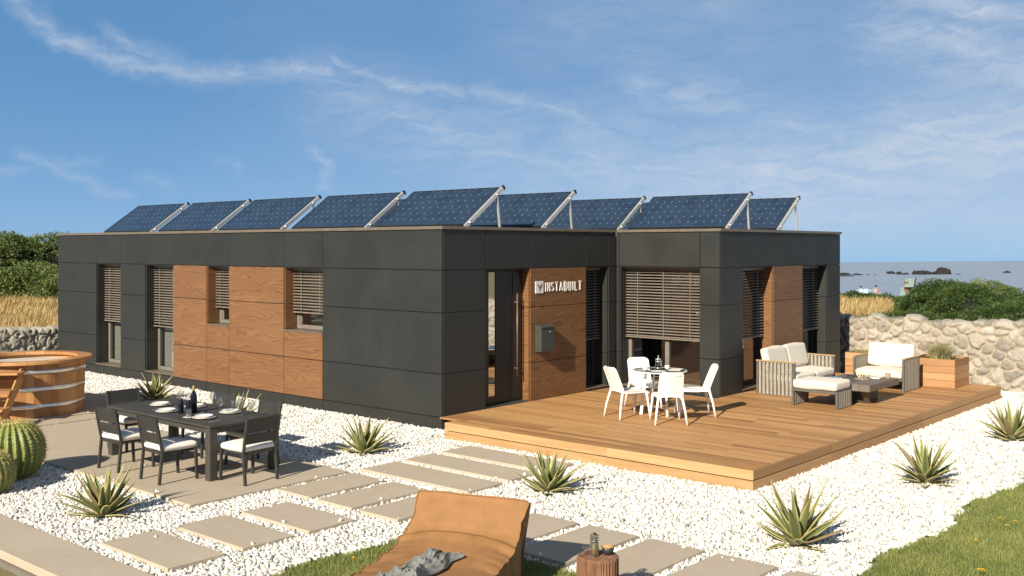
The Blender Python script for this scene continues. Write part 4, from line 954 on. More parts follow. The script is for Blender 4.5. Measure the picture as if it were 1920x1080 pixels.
# bathers
def person(label, u, d, zf, pose, swim):
    x, y = at(u, d); root = thing('person', label, 'person', (x, y, zf), rot0+R(160), 'bathers on the far shore')
    S = {'pelvis': (0, 0, .93), 'waist': (0, .0, 1.08), 'chest': (0, 0, 1.32), 'neck': (0, 0, 1.50), 'hd': (0, .01, 1.60), 'hd2': (0, .0, 1.74)}
    J = dict(S)
    for s_, k in ((1, 'l'), (-1, 'r')):
        J[k+'sh'] = (.19*s_, 0, 1.42); J[k+'el'] = (.40*s_, -.06, 1.20) if pose == 'hips' else (.26*s_, -.05, 1.12); J[k+'wr'] = (.17*s_, .06, 1.02) if pose == 'hips' else (.24*s_, .12, .90)
        J[k+'hp'] = (.10*s_, 0, .88); J[k+'kn'] = (.13*s_, .02, .48); J[k+'an'] = (.15*s_, 0, .08); J[k+'to'] = (.17*s_, .16, .03)
    E_ = [('pelvis', 'waist'), ('waist', 'chest'), ('chest', 'neck'), ('neck', 'hd'), ('hd', 'hd2')]
    for k in 'lr': E_ += [('chest', k+'sh'), (k+'sh', k+'el'), (k+'el', k+'wr'), ('pelvis', k+'hp'), (k+'hp', k+'kn'), (k+'kn', k+'an'), (k+'an', k+'to')]
    names = list(J); rad = {'pelvis': .15, 'waist': .125, 'chest': .155, 'neck': .055, 'hd': .10, 'hd2': .085, 'sh': .065, 'el': .042, 'wr': .03, 'hp': .095, 'kn': .058, 'an': .04, 'to': .035}
    me = bpy.data.meshes.new('body'); me.from_pydata([J[n] for n in names], [(names.index(a), names.index(b_)) for a, b_ in E_], []); o = bpy.data.objects.new('body', me); COL.objects.link(o); o.parent = root
    sk = o.modifiers.new('skin', 'SKIN'); ss = o.modifiers.new('sub', 'SUBSURF'); ss.levels = ss.render_levels = 1
    for i, n in enumerate(names):
        r_ = rad.get(n, rad.get(n[1:], .05)); me.skin_vertices[0].data[i].radius = (r_, r_*.8)
    me.skin_vertices[0].data[0].use_root = True; me.materials.append(M['skin'])
    b = MB(); b.lathe([(.165, .84), (.17, .93), (.15, 1.02)], 14, (0, 0, 0), None, 0, False, False); b.build('swimwear', swim, root)
    b = MB(); b.lathe([(.105, 1.66), (.11, 1.70), (.09, 1.78), (.03, 1.82)], 12, (0, -.015, 0)); b.build('hair', 'hair', root)
    return root
person('person with hands on hips standing at the shore right of the blue parasol', 1642, 88, -2.02, 'hips', 'swim_red')
person('person standing at the shore just left of the blue parasol', 1614, 90, -2.15, 'rest', 'swim_dark')
x, y = at(1621, 90); pr_ = thing('beach_parasol', 'small blue and white beach parasol at the far shore between the two bathers', 'parasol', (x, y, -2.35), rot0+.4)
pr_.rotation_euler = (R(24), R(-12), rot0)
b = MB(); b.tube([(0, 0, 0), (0, 0, 1.85)], .025, 6); b.build('pole', 'aluminium', pr_)
for k in range(8):
    a0, a1 = 2*math.pi*k/8, 2*math.pi*(k+1)/8; b = MB(); rr_ = [(0.02, 1.85), (.5, 1.74), (.95, 1.45)]
    v = [(r_*math.cos(a), r_*math.sin(a), z_) for r_, z_ in rr_ for a in (a0, (a0+a1)/2, a1)]; b.add(v, [(0, 3, 4, 1), (1, 4, 5, 2), (3, 6, 7, 4), (4, 7, 8, 5)]); b.build('canopy_panel', 'parasol_blue' if k % 2 else 'sign_white', pr_)

# ================================================================== HOT TUB
TX, TY = -3.70, 6.85
tub = thing('hot_tub', 'round wooden hot tub with steel hoops on the paved terrace', 'hot tub', (TX, TY, .06))
b = MB(); n = 44
for k in range(n):                                   # staves
    a0, a1 = 2*math.pi*(k+.008)/n, 2*math.pi*(k+.992)/n; am = (a0+a1)/2; ro, ri = .985, .94; v = []
    for z, s_ in ((0, .975), (.93, 1.0)):
        for r_, a in ((ro*s_, a0), (ro*s_*1.001, am), (ro*s_, a1), (ri*s_, a1), (ri*s_, a0)): v.append((r_*math.cos(a), r_*math.sin(a), z))
    b.add(v, [(0, 1, 6, 5), (1, 2, 7, 6), (2, 3, 8, 7), (3, 4, 9, 8), (4, 0, 5, 9), (5, 6, 7, 8, 9), (4, 3, 2, 1, 0)])
b.build('staves', 'cedar', tub)
b = MB(); n = 16
for k in range(n):
    a0, a1 = 2*math.pi*k/n+.001, 2*math.pi*(k+1)/n-.001; v = []; N = 5
    for i in range(N+1):
        a = a0+(a1-a0)*i/N
        for r_, z in ((.86, .93), (1.10, .93), (1.10, .985), (.86, .985)): v.append((r_*math.cos(a), r_*math.sin(a), z))
    f = []
    for i in range(N):
        q = i*4; f += [(q+j, q+(j+1) % 4, q+4+(j+1) % 4, q+4+j) for j in range(4)]
    f += [(0, 3, 2, 1), (N*4, N*4+1, N*4+2, N*4+3)]; b.add(v, f)
b.build('rim', 'cedar_y', tub, .008, 2)
for z in (.20, .50, .80):
    s_ = .975+.025*z/.93; b = MB(); b.lathe([(.986*s_, z-.036), (.993*s_, z-.036), (.9935*s_, z+.036), (.986*s_, z+.036)], 96, (0, 0, 0), .5, 0, False, False); h_ = b.build('hoop', 'steel', tub)
    if z == .80:
        b = MB(); a = R(-58); c, s2 = math.cos(a), math.sin(a); b.tube([(1.01*c-.05*s2*-1, 1.01*s2-.05*c, z), (1.01*c+.05*s2*-1, 1.01*s2+.05*c, z)], .02, 8); b.build('hoop_bolt', 'steel', h_)
b = MB(); b.lathe([(.01, .875), (.92, .875)], 48, cap0=True, cap1=False); b.build('water', 'tub_water', tub)
b = MB(); b.lathe([(.01, .05), (.93, .05), (.93, .93)], 48, cap1=False); b.build('liner', 'cedar', tub)
stp = thing('tub_steps', 'wooden step ladder with three treads leaning at the near side of the hot tub', 'steps', (TX+1.02*math.cos(R(225)), TY+1.02*math.sin(R(225)), .06), R(225))
for y in (-.33, .30):
    pr = [(-.06, .66), (.80, 0), (.97, 0), (.97, .06), (.03, .88), (-.06, .88)]; b = MB(); b.add([(x_, y, z_) for x_, z_ in pr] + [(x_, y+.03, z_) for x_, z_ in pr], [(5, 4, 3, 2, 1, 0), (6, 7, 8, 9, 10, 11)] + [(k, (k+1) % 6, 6+(k+1) % 6, 6+k) for k in range(6)]); b.build('stringer', 'cedar_x', stp, .004, 1)
for i in range(3):
    z = .29+.26*i; x0 = .62-.295*i; b = MB(); b.box(x0, x0+.34, -.40, .40, z, z+.035); b.build('tread', 'cedar_y', stp, .006, 2)
    b = MB(); b.box(x0+.06, x0+.08, -.299, .299, z-.15, z-.10); b.build('riser_slat', 'cedar_y', stp, .004, 1)

# ================================================================== AGAVES, CACTI
def agave_mesh(seed):
    r_ = np.random.default_rng(seed); V, F, ED, RN, AL_ = [], [], [], [], []; nl = 30
    for i in range(nl):
        t_ = i/(nl-1); az = i*2.39996+r_.uniform(-.2, .2); inc = R(82-72*t_**.8+r_.uniform(-6, 6)); Lf = (.36+.20*math.sin(math.pi*min(1, t_*.95+.15)))*r_.uniform(.86, 1.2); wd = r_.uniform(.038, .048)*(.75+.4*t_)
        curl = (r_.uniform(-.45, .65) if t_ > .35 else r_.uniform(-.1, .28)); ns = 9; base = len(V); pz, pr_ = .015+.06*(1-t_), .028*t_+.006; a = inc; rn = r_.uniform(0, 1); tw = r_.uniform(-.25, .25)
        side = np.array([-math.sin(az), math.cos(az), 0]); dirh = np.array([math.cos(az), math.sin(az), 0])
        for k in range(ns+1):
            t = k/ns; p = dirh*pr_ + np.array([0, 0, pz]); up = -dirh*math.sin(a)+np.array([0, 0, math.cos(a)])
            wf = wd*(.78+.5*math.sin(math.pi*min(1, t*1.25)))*(1-t**2.6)**.8 if t < 1 else .0005
            s_ = side*math.cos(tw*t)+up*math.sin(tw*t); u_ = up*math.cos(tw*t)-side*math.sin(tw*t)
            for q, dep, e in ((-1, .0, 1), (-.72, -.10, .62), (0, -.30, 0), (.72, -.10, .62), (1, 0, 1)):
                V.append(p+s_*(q*wf)+u_*(dep*wf*1.3)); ED.append(e); RN.append(rn); AL_.append(t)
            a -= curl*(t**1.2)/ns*2.2; st = Lf/ns; pr_ += math.cos(a)*st; pz += math.sin(a)*st
            if pz < .02: pz = .02
        for k in range(ns):
            for j in range(4): F.append((base+k*5+j, base+k*5+j+1, base+(k+1)*5+j+1, base+(k+1)*5+j))
    return V, F, ED, RN, AL_
AGP = [(-6.26, -.95, 1.0, 0, .4, 'variegated agave in the gravel at the near corner of the dining terrace'), (-2.07, -.48, .98, 1, 1.9, 'variegated agave between the dining chairs and the deck corner'), (-2.13, -3.97, .98, 2, 3.3, 'variegated agave beside the long slabs near the deck front edge, behind the lounger'),
       (-2.23, -7.26, 1.12, 0, 2.2, 'largest agave in the right foreground gravel, nearest the lawn'), (1.34, -7.28, 1.0, 1, 4.0, 'agave in the middle of the gravel strip right of the deck'), (5.18, -7.27, 1.05, 2, .9, 'agave at the right edge of the gravel, farthest along the deck'),
       (-1.36, 6.54, 1.0, 2, 5.2, 'agave by the house wall behind the head end of the dining table'), (-1.95, 2.9, 1.0, 1, 2.9, 'agave by the house wall seen through the glasses and far dining chairs')]
for i, (x, y, sc_, k, rz, lb) in enumerate(AGP):
    V, F, ED, RN, AL_ = agave_mesh(3+7*i); o = raw_mesh('agave', V, None, F, 'agave', {'edge': ED, 'rnd': RN, 'along': AL_}, True); so = o.modifiers.new('thick', 'SOLIDIFY'); so.thickness = .006; so.offset = -1
    o.location = (x, y, .0); o.rotation_euler = (random.uniform(-.09, .09), random.uniform(-.09, .09), rz); o.scale = (sc_*random.uniform(.94, 1.06),)*2 + (sc_,); tag(o, lb, 'agave', 'variegated agaves planted in the white gravel')
def cactus(label, x, y, Rr, hh, seed):
    r_ = np.random.default_rng(seed); root = thing('barrel_cactus', label, 'cactus', (x, y, 0), seed, 'round barrel cacti'); nr, per, lat = 27, 8, 30; V, ED = [], []; sp, sf = [], []
    def surf(th, ph, rib): 
        k = 1-.11*(1-rib); z = hh*.5*(1-math.cos(ph)*1.0); rad = Rr*math.sin(ph)**.82*k; dip = .07*hh*math.exp(-((math.pi-ph)/.28)**2); return np.array([rad*math.cos(th), rad*math.sin(th), z-dip-.02])
    for i in range(lat+1):
        ph = .25+(math.pi-.25-.01)*i/lat
        for j in range(nr*per):
            th = 2*math.pi*j/(nr*per); rib = abs(((j % per)/per)*2-1)**1.3; V.append(surf(th, ph, rib)); ED.append(max(0, rib-.55)*2.0*.7)
    n = nr*per; F = [(i*n+j, i*n+(j+1) % n, (i+1)*n+(j+1) % n, (i+1)*n+j) for i in range(lat) for j in range(n)]
    raw_mesh('body', V, None, F, 'cactus', {'edge': ED}, True, root)
    for j in range(nr):
        th = 2*math.pi*j/nr; na = 26
        for i in range(na):
            ph = .5+(math.pi-.55)*i/na+r_.uniform(-.02, .02); p = surf(th, ph, 1.); q = surf(th, ph+.02, 1.)-p; nrm = np.array([math.sin(ph)*math.cos(th), math.sin(ph)*math.sin(th), -math.cos(ph)*Rr/hh*1.6]); nrm /= np.linalg.norm(nrm)
            for s_ in range(7):
                d = nrm*r_.uniform(.25, 1.) + r_.normal(0, .62, 3); d /= np.linalg.norm(d); Ls = r_.uniform(.022, .05); w1 = np.cross(d, [0, 0, 1.]); w1 = w1/(np.linalg.norm(w1)+1e-6)*.0024; w2 = np.cross(d, w1); b0 = len(sp)
                sp += [p+w1, p-w1*.5+w2*.87, p-w1*.5-w2*.87, p+d*Ls]; sf += [(b0, b0+1, b0+3), (b0+1, b0+2, b0+3), (b0+2, b0, b0+3)]
    raw_mesh('spines', sp, sf, None, 'cactus_spine', None, False, root)['kind'] = 'stuff'
cactus('large ribbed barrel cactus at the left edge, the taller one behind', -6.15, 1.73, .43, .80, 1)
cactus('smaller spiny barrel cactus in front of the large one at the left edge', -6.67, 1.12, .31, .56, 2)

# ================================================================== DINING SET
ZT = .06
dt = thing('dining_table', 'long dark grey metal dining table laid for a meal on the paved terrace', 'table', (-4.13, .75, ZT))
b = MB(); b.box(-.54, .54, -1.30, 1.30, .665, .695); b.build('tabletop', 'table_charcoal', dt, .01, 3)
b = MB(); b.box(-.50, .50, -1.26, -1.235, .59, .664); b.box(-.50, .50, 1.235, 1.26, .59, .664); b.box(-.50, -.475, -1.234, 1.234, .59, .664); b.box(.475, .50, -1.234, 1.234, .59, .664); b.build('apron', 'table_charcoal', dt, .003, 1)
for x in (-.47, .47):
    for y in (-1.235, 1.235): b = MB(); b.box(x-.056, x+.056, y-.056, y+.056, 0, .664); b.build('leg', 'table_charcoal', dt, .006, 2)
def make_dining_chair():
    root = thing('dining_chair', '', 'chair', (0, 0, 0), 0, 'dark metal dining chairs around the terrace table'); w = .245      # faces +x
    for s in (-1, 1):
        b = MB(); b.bar((-.24, s*w, 0), (-.20, s*w, .40), .034, .034); b.bar((-.20, s*w, .398), (-.285, s*w, .83), .034, .032, (0, 1, 0)); b.build('leg', 'charcoal', root, .005, 2)
        b = MB(); b.bar((.27, s*w, 0), (.25, s*w, .40), .034, .034); b.build('leg', 'charcoal', root, .005, 2)
    b = MB(); b.box(-.20, .265, -w+.018, -w+.042, .365, .40); b.box(-.20, .265, w-.042, w-.018, .365, .40); b.box(.24, .265, -w+.043, w-.043, .365, .40); b.box(-.215, -.19, -w+.043, w-.043, .365, .40); b.box(-.18, .235, -w+.045, w-.045, .385, .398); b.build('seat_frame', 'charcoal', root, .003, 1)
    for z0, z1 in ((.50, .625), (.645, .825)):
        b = MB(); k = lambda z: -.20-.085*(z-.398)/.432; b.add([(k(z0)+.011, -w+.017, z0), (k(z0)+.011, w-.017, z0), (k(z0)-.009, w-.017, z0), (k(z0)-.009, -w+.017, z0), (k(z1)+.011, -w+.017, z1), (k(z1)+.011, w-.017, z1), (k(z1)-.009, w-.017, z1), (k(z1)-.009, -w+.017, z1)], [(3, 2, 1, 0), (4, 5, 6, 7), (0, 1, 5, 4), (1, 2, 6, 5), (2, 3, 7, 6), (3, 0, 4, 7)]); b.build('back_slat', 'charcoal', root, .004, 1)
    b = MB(); b.cushion(-.205, .285, -w-.005, w+.005, .40, .475, .036, .022, 8); b.build('seat_cushion', 'cushion_white', root)
    return root
ch = make_dining_chair()
DC = [(-4.93, 1.05, R(2), 'left one of two dark dining chairs on the near long side of the table'), (-4.92, .0, R(-3), 'dark dining chair on the near long side, closest to the agave and the camera'), (-4.26, -.82, R(92), 'dark dining chair at the right head of the table, its back in shade'),
      (-4.15, 2.28, R(-89), 'dark dining chair at the far left head of the table'), (-3.66, 1.06, R(181), 'dark dining chair on the house side, behind the middle of the table'), (-3.66, -.03, R(178), 'dark dining chair on the house side of the table, nearest the right head')]
for i, (x, y, rz, lb) in enumerate(DC):
    o = ch if i == 0 else dup(ch, (x, y, ZT), rz, lb); o.location = (x, y, ZT); o.rotation_euler = (0, 0, rz); o['label'] = lb
TT = ZT+.696
def lathe_obj(name, prof, mat, parent, n=28, loc=None, c0=True, c1=True):
    b = MB(); b.lathe(prof, n, (0, 0, 0), None, 0, c0, c1); return b.build(name, mat, parent, 0, 2, loc)
# place settings: plate with a bowl on it
def make_setting():
    root = thing('dinner_plate', '', 'plate', (0, 0, 0), 0, 'white plate settings on the dining table')
    lathe_obj('plate', [(.0, .0), (.085, .0), (.10, .004), (.148, .016), (.15, .019), (.146, .020), (.10, .010), (.0, .008)], 'porcelain', root, 40)
    lathe_obj('bowl', [(.0, .0085), (.055, .0085), (.075, .014), (.115, .040), (.117, .042), (.112, .042), (.074, .019), (.0, .014)], 'porcelain', root, 40); return root
st_ = make_setting()
PS = [(-4.15, 1.50, 'white plate and bowl at the far left end of the table'), (-4.40, .91, 'white plate and bowl near the left of the dark bottles'), (-4.36, .06, 'white plate and bowl nearest the camera corner, right of the bottles'), (-3.92, .98, 'white plate behind the bottles toward the house side'), (-3.88, .18, 'white plate on the house side behind the nearest one, under a wine glass')]
for i, (x, y, lb) in enumerate(PS):
    o = st_ if i == 0 else dup(st_, (x, y, TT), 0, lb); o.location = (x, y, TT); o['label'] = lb
def make_glass():
    root = thing('wine_glass', '', 'glass', (0, 0, 0), 0, 'empty wine glasses on the dining table')
    lathe_obj('foot', [(.0, .0), (.036, .0), (.036, .002), (.006, .006), (.0038, .02), (.0036, .085), (.006, .092), (.0, .094)], 'clear_glass', root, 20)
    lathe_obj('cup', [(.004, .094), (.022, .105), (.038, .13), (.042, .155), (.037, .20), (.033, .222), (.0318, .222), (.0355, .20), (.0405, .155), (.0365, .131), (.021, .107), (.0, .098)], 'clear_glass', root, 24, None, False); return root
wg = make_glass()
for i, (x, y, lb) in enumerate([(-3.80, .72, 'tall wine glass behind the bottles on the house side of the table'), (-4.02, .22, 'wine glass standing between the two near plates'), (-4.02, -.12, 'left one of three wine glasses at the right end of the table'), (-3.92, -.12, 'middle one of three wine glasses at the right end of the table'), (-3.88, -.30, 'rightmost wine glass at the right end of the table'), (-4.02, 1.18, 'wine glass left of the bottles beside the left plates')]):
    o = wg if i == 0 else dup(wg, (x, y, TT), i*.7, lb); o.location = (x, y, TT); o['label'] = lb
def bottle(label, x, y, h, r_, tall, foil):
    root = thing('bottle', label, 'bottle', (x, y, TT), 0, 'dark bottles on the dining table')
    p = [(.0, .0), (r_*.92, .0), (r_, .006), (r_, h*.58), (r_*.9, h*.66), (r_*.42, h*.80), (r_*.34, h*.86), (r_*.34, h*.97)] if tall else [(.0, .0), (r_*.92, .0), (r_, .006), (r_, h*.74), (r_*.8, h*.84), (r_*.45, h*.88), (r_*.45, h*.99)]
    lathe_obj('glass_body', p, 'dark_bottle', root, 24); zt = p[-1][1]
    lathe_obj('cap', [(p[-1][0]*1.15, zt-.05*(1 if tall else .4)), (p[-1][0]*1.2, zt), (p[-1][0]*1.1, h), (.0, h)], foil, root, 16, None, False)
bottle('tall dark bottle with a pale foil neck in the middle of the table', -4.18, .60, .36, .045, True, 'gold_foil'); bottle('short dark bottle at the left of the bottle group', -4.34, .66, .20, .038, False, 'black_plastic'); bottle('short dark bottle at the front right of the tall one', -4.30, .53, .19, .040, False, 'black_plastic')
cs = MB(); cs.box(-.058, .058, -.058, .058, 0, .005); o = cs.build('coaster', 'paper', None, .002, 1, (-4.44, .30, TT)); o.rotation_euler = (0, 0, .5); tag(o, 'white square coaster under the tumbler on the dining table', 'coaster')
tm = thing('tumbler', 'clear stemless tumbler on the white coaster', 'glass', (-4.44, .30, TT+.0055)); lathe_obj('glass_body', [(.0, .0), (.03, .0), (.036, .01), (.042, .05), (.040, .10), (.0385, .10), (.040, .05), (.034, .013), (.0, .008)], 'clear_glass', tm, 24); lathe_obj('drink', [(.0, .009), (.033, .014), (.037, .035), (.0, .035)], 'clay_mug', tm, 20)
bw_ = thing('small_bowl', 'small dark bowl beside the tumbler on the dining table', 'bowl', (-4.18, .36, TT)); lathe_obj('bowl', [(.0, .0), (.03, .0), (.05, .03), (.047, .03), (.028, .005), (.0, .005)], 'bowl_dark', bw_, 20)
for i, (x, y, rz, lb) in enumerate([(-4.36, 1.18, .1, 'folded fork and knife left of the near plates'), (-4.40, -.26, .2, 'fork and knife at the right side of the nearest plate')]):
    b = MB(); b.box(-.10, .10, -.009, .009, 0, .003); b.box(-.10, .10, .018, .03, 0, .003); o = b.build('cutlery', 'steel', None, .001, 1, (x, y, TT)); o.rotation_euler = (0, 0, rz+1.57*0); tag(o, lb, 'cutlery', 'cutlery on the dining table')

# ================================================================== WHITE BISTRO SET
def make_white_chair():
    root = thing('plastic_chair', '', 'chair', (0, 0, 0), 0, 'white plastic chairs around the round table on the deck')     # faces +x
    for s in (-1, 1):
        b = MB(); b.tube([(-.31, s*.250, 0), (-.275, s*.222, .22), (-.225, s*.188, .41), (-.215, s*.178, .46)], [.016, .018, .022, .020], 10); b.build('leg', 'white_plastic', root)
        b = MB(); b.tube([(.265, s*.235, 0), (.245, s*.220, .22), (.22, s*.200, .40), (.20, s*.190, .435)], [.015, .018, .023, .02], 10); b.build('leg', 'white_plastic', root)
    N, K = 16, 20; v = []; f = []
    for th_ in (0, 1):                                   # seat
        for i in range(N+1):
            x = -.235+.50*i/N
            for j in range(K+1):
                q = -1+2*j/K; hw = .215-.022*(1-i/N); edge = abs(q)**6*.012 + (max(0, (i/N-.86)/.14)**2)*.035; z = .452-.018*math.cos(q*1.4)*math.sin(math.pi*min(1, i/N*1.1))-edge - th_*.026; v.append((x, q*hw, z))
    m = (N+1)*(K+1)
    for i in range(N):
        for j in range(K): a = i*(K+1)+j; f += [(a, a+K+1, a+K+2, a+1), (m+a+1, m+a+K+2, m+a+K+1, m+a)]
    rim = [i*(K+1) for i in range(N+1)] + [N*(K+1)+j for j in range(1, K+1)] + [i*(K+1)+K for i in range(N-1, -1, -1)] + [j for j in range(K-1, 0, -1)]
    f += [(rim[i], rim[(i+1) % len(rim)], rim[(i+1) % len(rim)]+m, rim[i]+m) for i in range(len(rim))]
    b = MB(); b.add(v, f, .5, 0, True); b.build('seat', 'white_plastic', root, .006, 2)
    v = []; f = []; N = 18
    for th_ in (0, 1):                                   # back: rounded top corners, gently curved
        for i in range(N+1):
            t = i/N
            for j in range(K+1):
                q = -1+2*j/K; hw = .193-.012*t; z = .43+.40*t; rr = .055
                if t > .86:
                    k = (t-.86)/.14; hw = hw-rr*(1-math.sqrt(max(0, 1-k*k)))
                x = -.215-.135*t-.02*t*t + .022*q*q*(1-.3*t) - th_*.022; v.append((x, q*hw, z))
    m = (N+1)*(K+1)
    for i in range(N):
        for j in range(K): a = i*(K+1)+j; f += [(a+1, a+K+2, a+K+1, a), (m+a, m+a+K+1, m+a+K+2, m+a+1)]
    rim = [i*(K+1) for i in range(N+1)] + [N*(K+1)+j for j in range(1, K+1)] + [i*(K+1)+K for i in range(N-1, -1, -1)] + [j for j in range(K-1, 0, -1)]
    f += [(rim[i]+m, rim[(i+1) % len(rim)]+m, rim[(i+1) % len(rim)], rim[i]) for i in range(len(rim))]
    b = MB(); b.add(v, f, .5, 0, True)
    bk = b.build('backrest', 'white_plastic', root, .006, 2)
    b = MB(); b.tube([(-.352, -.145, .775), (-.358, 0, .778), (-.352, .145, .775)], .012, 8); b.build('grip_lip', 'white_plastic', bk)
    return root
wc = make_white_chair(); TBL = (2.58, -2.52)
def face(x, y, tx, ty): return math.atan2(ty-y, tx-x)
WC = [(1.98, -3.06, face(1.98, -3.06, 2.48, -2.60), 'white plastic chair nearest the camera, its back turned to us'), (2.02, -2.28, R(-24), 'white plastic chair at the left of the round table'), (2.86, -3.0, face(2.86, -3.0, 2.50, -2.6), 'white plastic chair at the right of the round table, seen from the side'), (2.92, -1.98, face(2.92, -1.98, 2.4, -2.62), 'white plastic chair behind the round table, facing us')]
for i, (x, y, rz, lb) in enumerate(WC):
    o = wc if i == 0 else dup(wc, (x, y, ZD), rz, lb); o.location = (x, y, ZD+.001); o.rotation_euler = (0, 0, rz); o['label'] = lb
rt = thing('round_table', 'small round glass topped table with flat white legs on the deck', 'table', (*TBL, ZD+.001), R(10))
b = MB(); b.lathe([(.0, .715), (.435, .715), (.435, .725), (.0, .725)], 48); b.build('glass_top', 'table_glass', rt)
b = MB(); b.lathe([(.436, .712), (.452, .712), (.452, .728), (.436, .728)], 64, (0, 0, 0), .5, 0, False, False); b.add([], []); b.build('rim', 'white_plastic', rt)
for k in range(4):
    a = R(45+90*k); b = MB(); b.bar((.33*math.cos(a), .33*math.sin(a), 0), (.24*math.cos(a), .24*math.sin(a), .71), .05, .022, (-math.sin(a), math.cos(a), 0)); b.build('leg', 'white_plastic', rt, .004, 1)
b = MB(); b.box(-.25, .25, -.012, .012, .685, .711); b.box(-.012, .012, -.25, -.0125, .685, .711); b.box(-.012, .012, .0125, .25, .685, .711); b.build('top_frame', 'white_plastic', rt)
ZB2 = ZD+.001+.7255
def on_table(dx, dy): return (TBL[0]+dx, TBL[1]+dy, ZB2)
b = MB(); b.lathe([(.0, 0), (.15, 0), (.16, .012), (.154, .012), (.148, .005), (0, .005)], 36); o = b.build('serving_tray', 'black_plastic', None, 0, 2, on_table(.04, .02)); tag(o, 'round black tray under the coffee press on the glass table', 'tray')
fp = thing('coffee_press', 'glass coffee press with dark coffee on the round table', 'coffee press', (TBL[0]+.02, TBL[1]+.04, ZB2+.006))
lathe_obj('beaker', [(.0, .0), (.045, .0), (.046, .17), (.044, .17), (.0435, .004), (.0, .004)], 'clear_glass', fp); lathe_obj('coffee', [(.0, .005), (.042, .005), (.042, .105), (.0, .105)], 'coffee', fp); lathe_obj('lid', [(.049, .168), (.049, .178), (.02, .19), (.004, .192), (.004, .215), (.010, .218), (.010, .232), (.0, .234)], 'steel', fp, 20)
b = MB(); b.lathe([(.0475, .02), (.049, .02), (.049, .035), (.0475, .035)], 24, (0, 0, 0), .5, 0, False, False); b.lathe([(.0475, .13), (.049, .13), (.049, .145), (.0475, .145)], 24, (0, 0, 0), .5, 0, False, False); b.tube([(.048, 0, .15), (.09, 0, .145), (.095, 0, .06), (.049, 0, .03)], .007, 8); b.build('holder', 'steel', fp)
for i, (dx, dy, lb) in enumerate([(-.25, .12, 'white cup at the left rim of the glass table'), (.12, -.07, 'white cup on the tray right of the coffee press')]):
    cp = thing('cup', lb, 'cup', (TBL[0]+dx, TBL[1]+dy, ZB2+(.006 if i else 0)), 0, 'white cups on the glass table'); lathe_obj('cup_body', [(.0, .0), (.025, .0), (.038, .03), (.042, .065), (.039, .065), (.034, .03), (.0, .008)], 'porcelain', cp); b = MB(); b.tube([(.037, 0, .05), (.062, 0, .048), (.06, 0, .025), (.034, 0, .02)], .005, 6); b.build('handle', 'porcelain', cp)
b = MB(); b.lathe([(.0, 0), (.09, 0), (.13, .012), (.127, .014), (.09, .005), (0, .005)], 36); o = b.build('white_plate', 'porcelain', None, 0, 2, on_table(-.20, -.10)); tag(o, 'white plate at the left of the glass table in front of the rear chair', 'plate')
b = MB(); b.box(-.15, .15, -.11, .11, 0, .008); o = b.build('newspaper', 'paper', None, .002, 1, on_table(.22, -.16)); o.rotation_euler = (0, 0, R(20)); tag(o, 'folded newspaper at the right of the glass table', 'newspaper')

# ================================================================== LOUNGE SET
def slat_side(root, x0, x1, y, ht, along='x', name='arm_panel', mat='strap', rest=True, wd=.05, n=None):
    """side panel: dark frame, straps stretched vertically, wooden armrest; lies along x at given y"""
    b = MB(); t = .022
    b.box(x0, x0+.04, y-t, y+t, 0, ht); b.box(x1-.04, x1, y-t, y+t, 0, ht); b.box(x0+.041, x1-.041, y-t, y+t, .005, .035); b.box(x0+.041, x1-.041, y-t, y+t, ht-.03, ht-.002); p = b.build(name, 'lounge_frame', root, .004, 1)
    n = n or max(3, int((x1-x0-.08)/.072)); b = MB(); pt = (x1-x0-.08)/n
    for i in range(n): c = x0+.04+pt*(i+.5); b.box(c-pt*.29, c+pt*.29, y-t-.004, y-t+.001, .012, ht-.008); b.box(c-pt*.29, c+pt*.29, y+t-.001, y+t+.004, .012, ht-.008)
    b.build('straps', mat, p)
    if rest: b = MB(); b.box(x0-.006, x1+.006, y-.03, y+.03, ht, ht+.022); b.build('armrest', 'armrest_teak', p, .005, 2)
    return p
def sofa(name, label, cat, loc, rz, width, seats, depth=.80):
    """local: back along +y, opens toward -y, width along x"""
    root = thing(name, label, cat, loc, rz); h = .62; hw = width/2
    for s in (-1, 1):
        m = bpy.data.objects.new('arm', None)
        p = slat_side(None, -depth/2, depth/2, 0, h); bpy.data.objects.remove(m)
        p.parent = root; p.location = (s*(hw-.03), 0, 0); p.rotation_euler = (0, 0, R(90))
    b = MB(); b.box(-hw+.055, hw-.055, depth/2-.045, depth/2-.005, .0, .04); b.box(-hw+.055, hw-.055, depth/2-.045, depth/2-.005, .56, .60); n = int(width/.075)
    for i in range(n): c = -hw+.055+(width-.11)*(i+.5)/n; b.box(c-.024, c+.024, depth/2-.028, depth/2-.022, .041, .559)
    b.build('back_frame', 'lounge_frame', root, .003, 1)
    b = MB(); b.box(-hw+.055, hw-.055, -depth/2+.03, depth/2-.05, .20, .245); b.build('seat_base', 'lounge_frame', root, .004, 1)
    cw = (width-.12)/seats
    for i in range(seats):
        x0 = -hw+.06+cw*i; b = MB(); b.cushion(x0+.004, x0+cw-.004, -depth/2-.02, depth/2-.14, .247, .40, .045, .018, 10, None, 0, i*5); b.build('seat_cushion', 'cushion', root)
        m = Matrix.Translation((0, depth/2-.20, .42)) @ Matrix.Rotation(R(-13), 4, 'X'); b = MB(); b.cushion(x0+.004, x0+cw-.004, -.075, .075, .0, .44, .045, .022, 10, m, 0, i*5+2); b.build('back_cushion', 'cushion', root)
    return root
sofa('sofa', 'two seat outdoor sofa with cream cushions and strap sides in front of the wing windows', 'sofa', (6.70, -2.98, ZD+.001), 0, 1.80, 2, .78)
sofa('armchair', 'outdoor armchair with cream cushions and strap sides in front of the stone wall', 'armchair', (8.15, -4.17, ZD+.001), R(-90), 1.02, 1, .82)
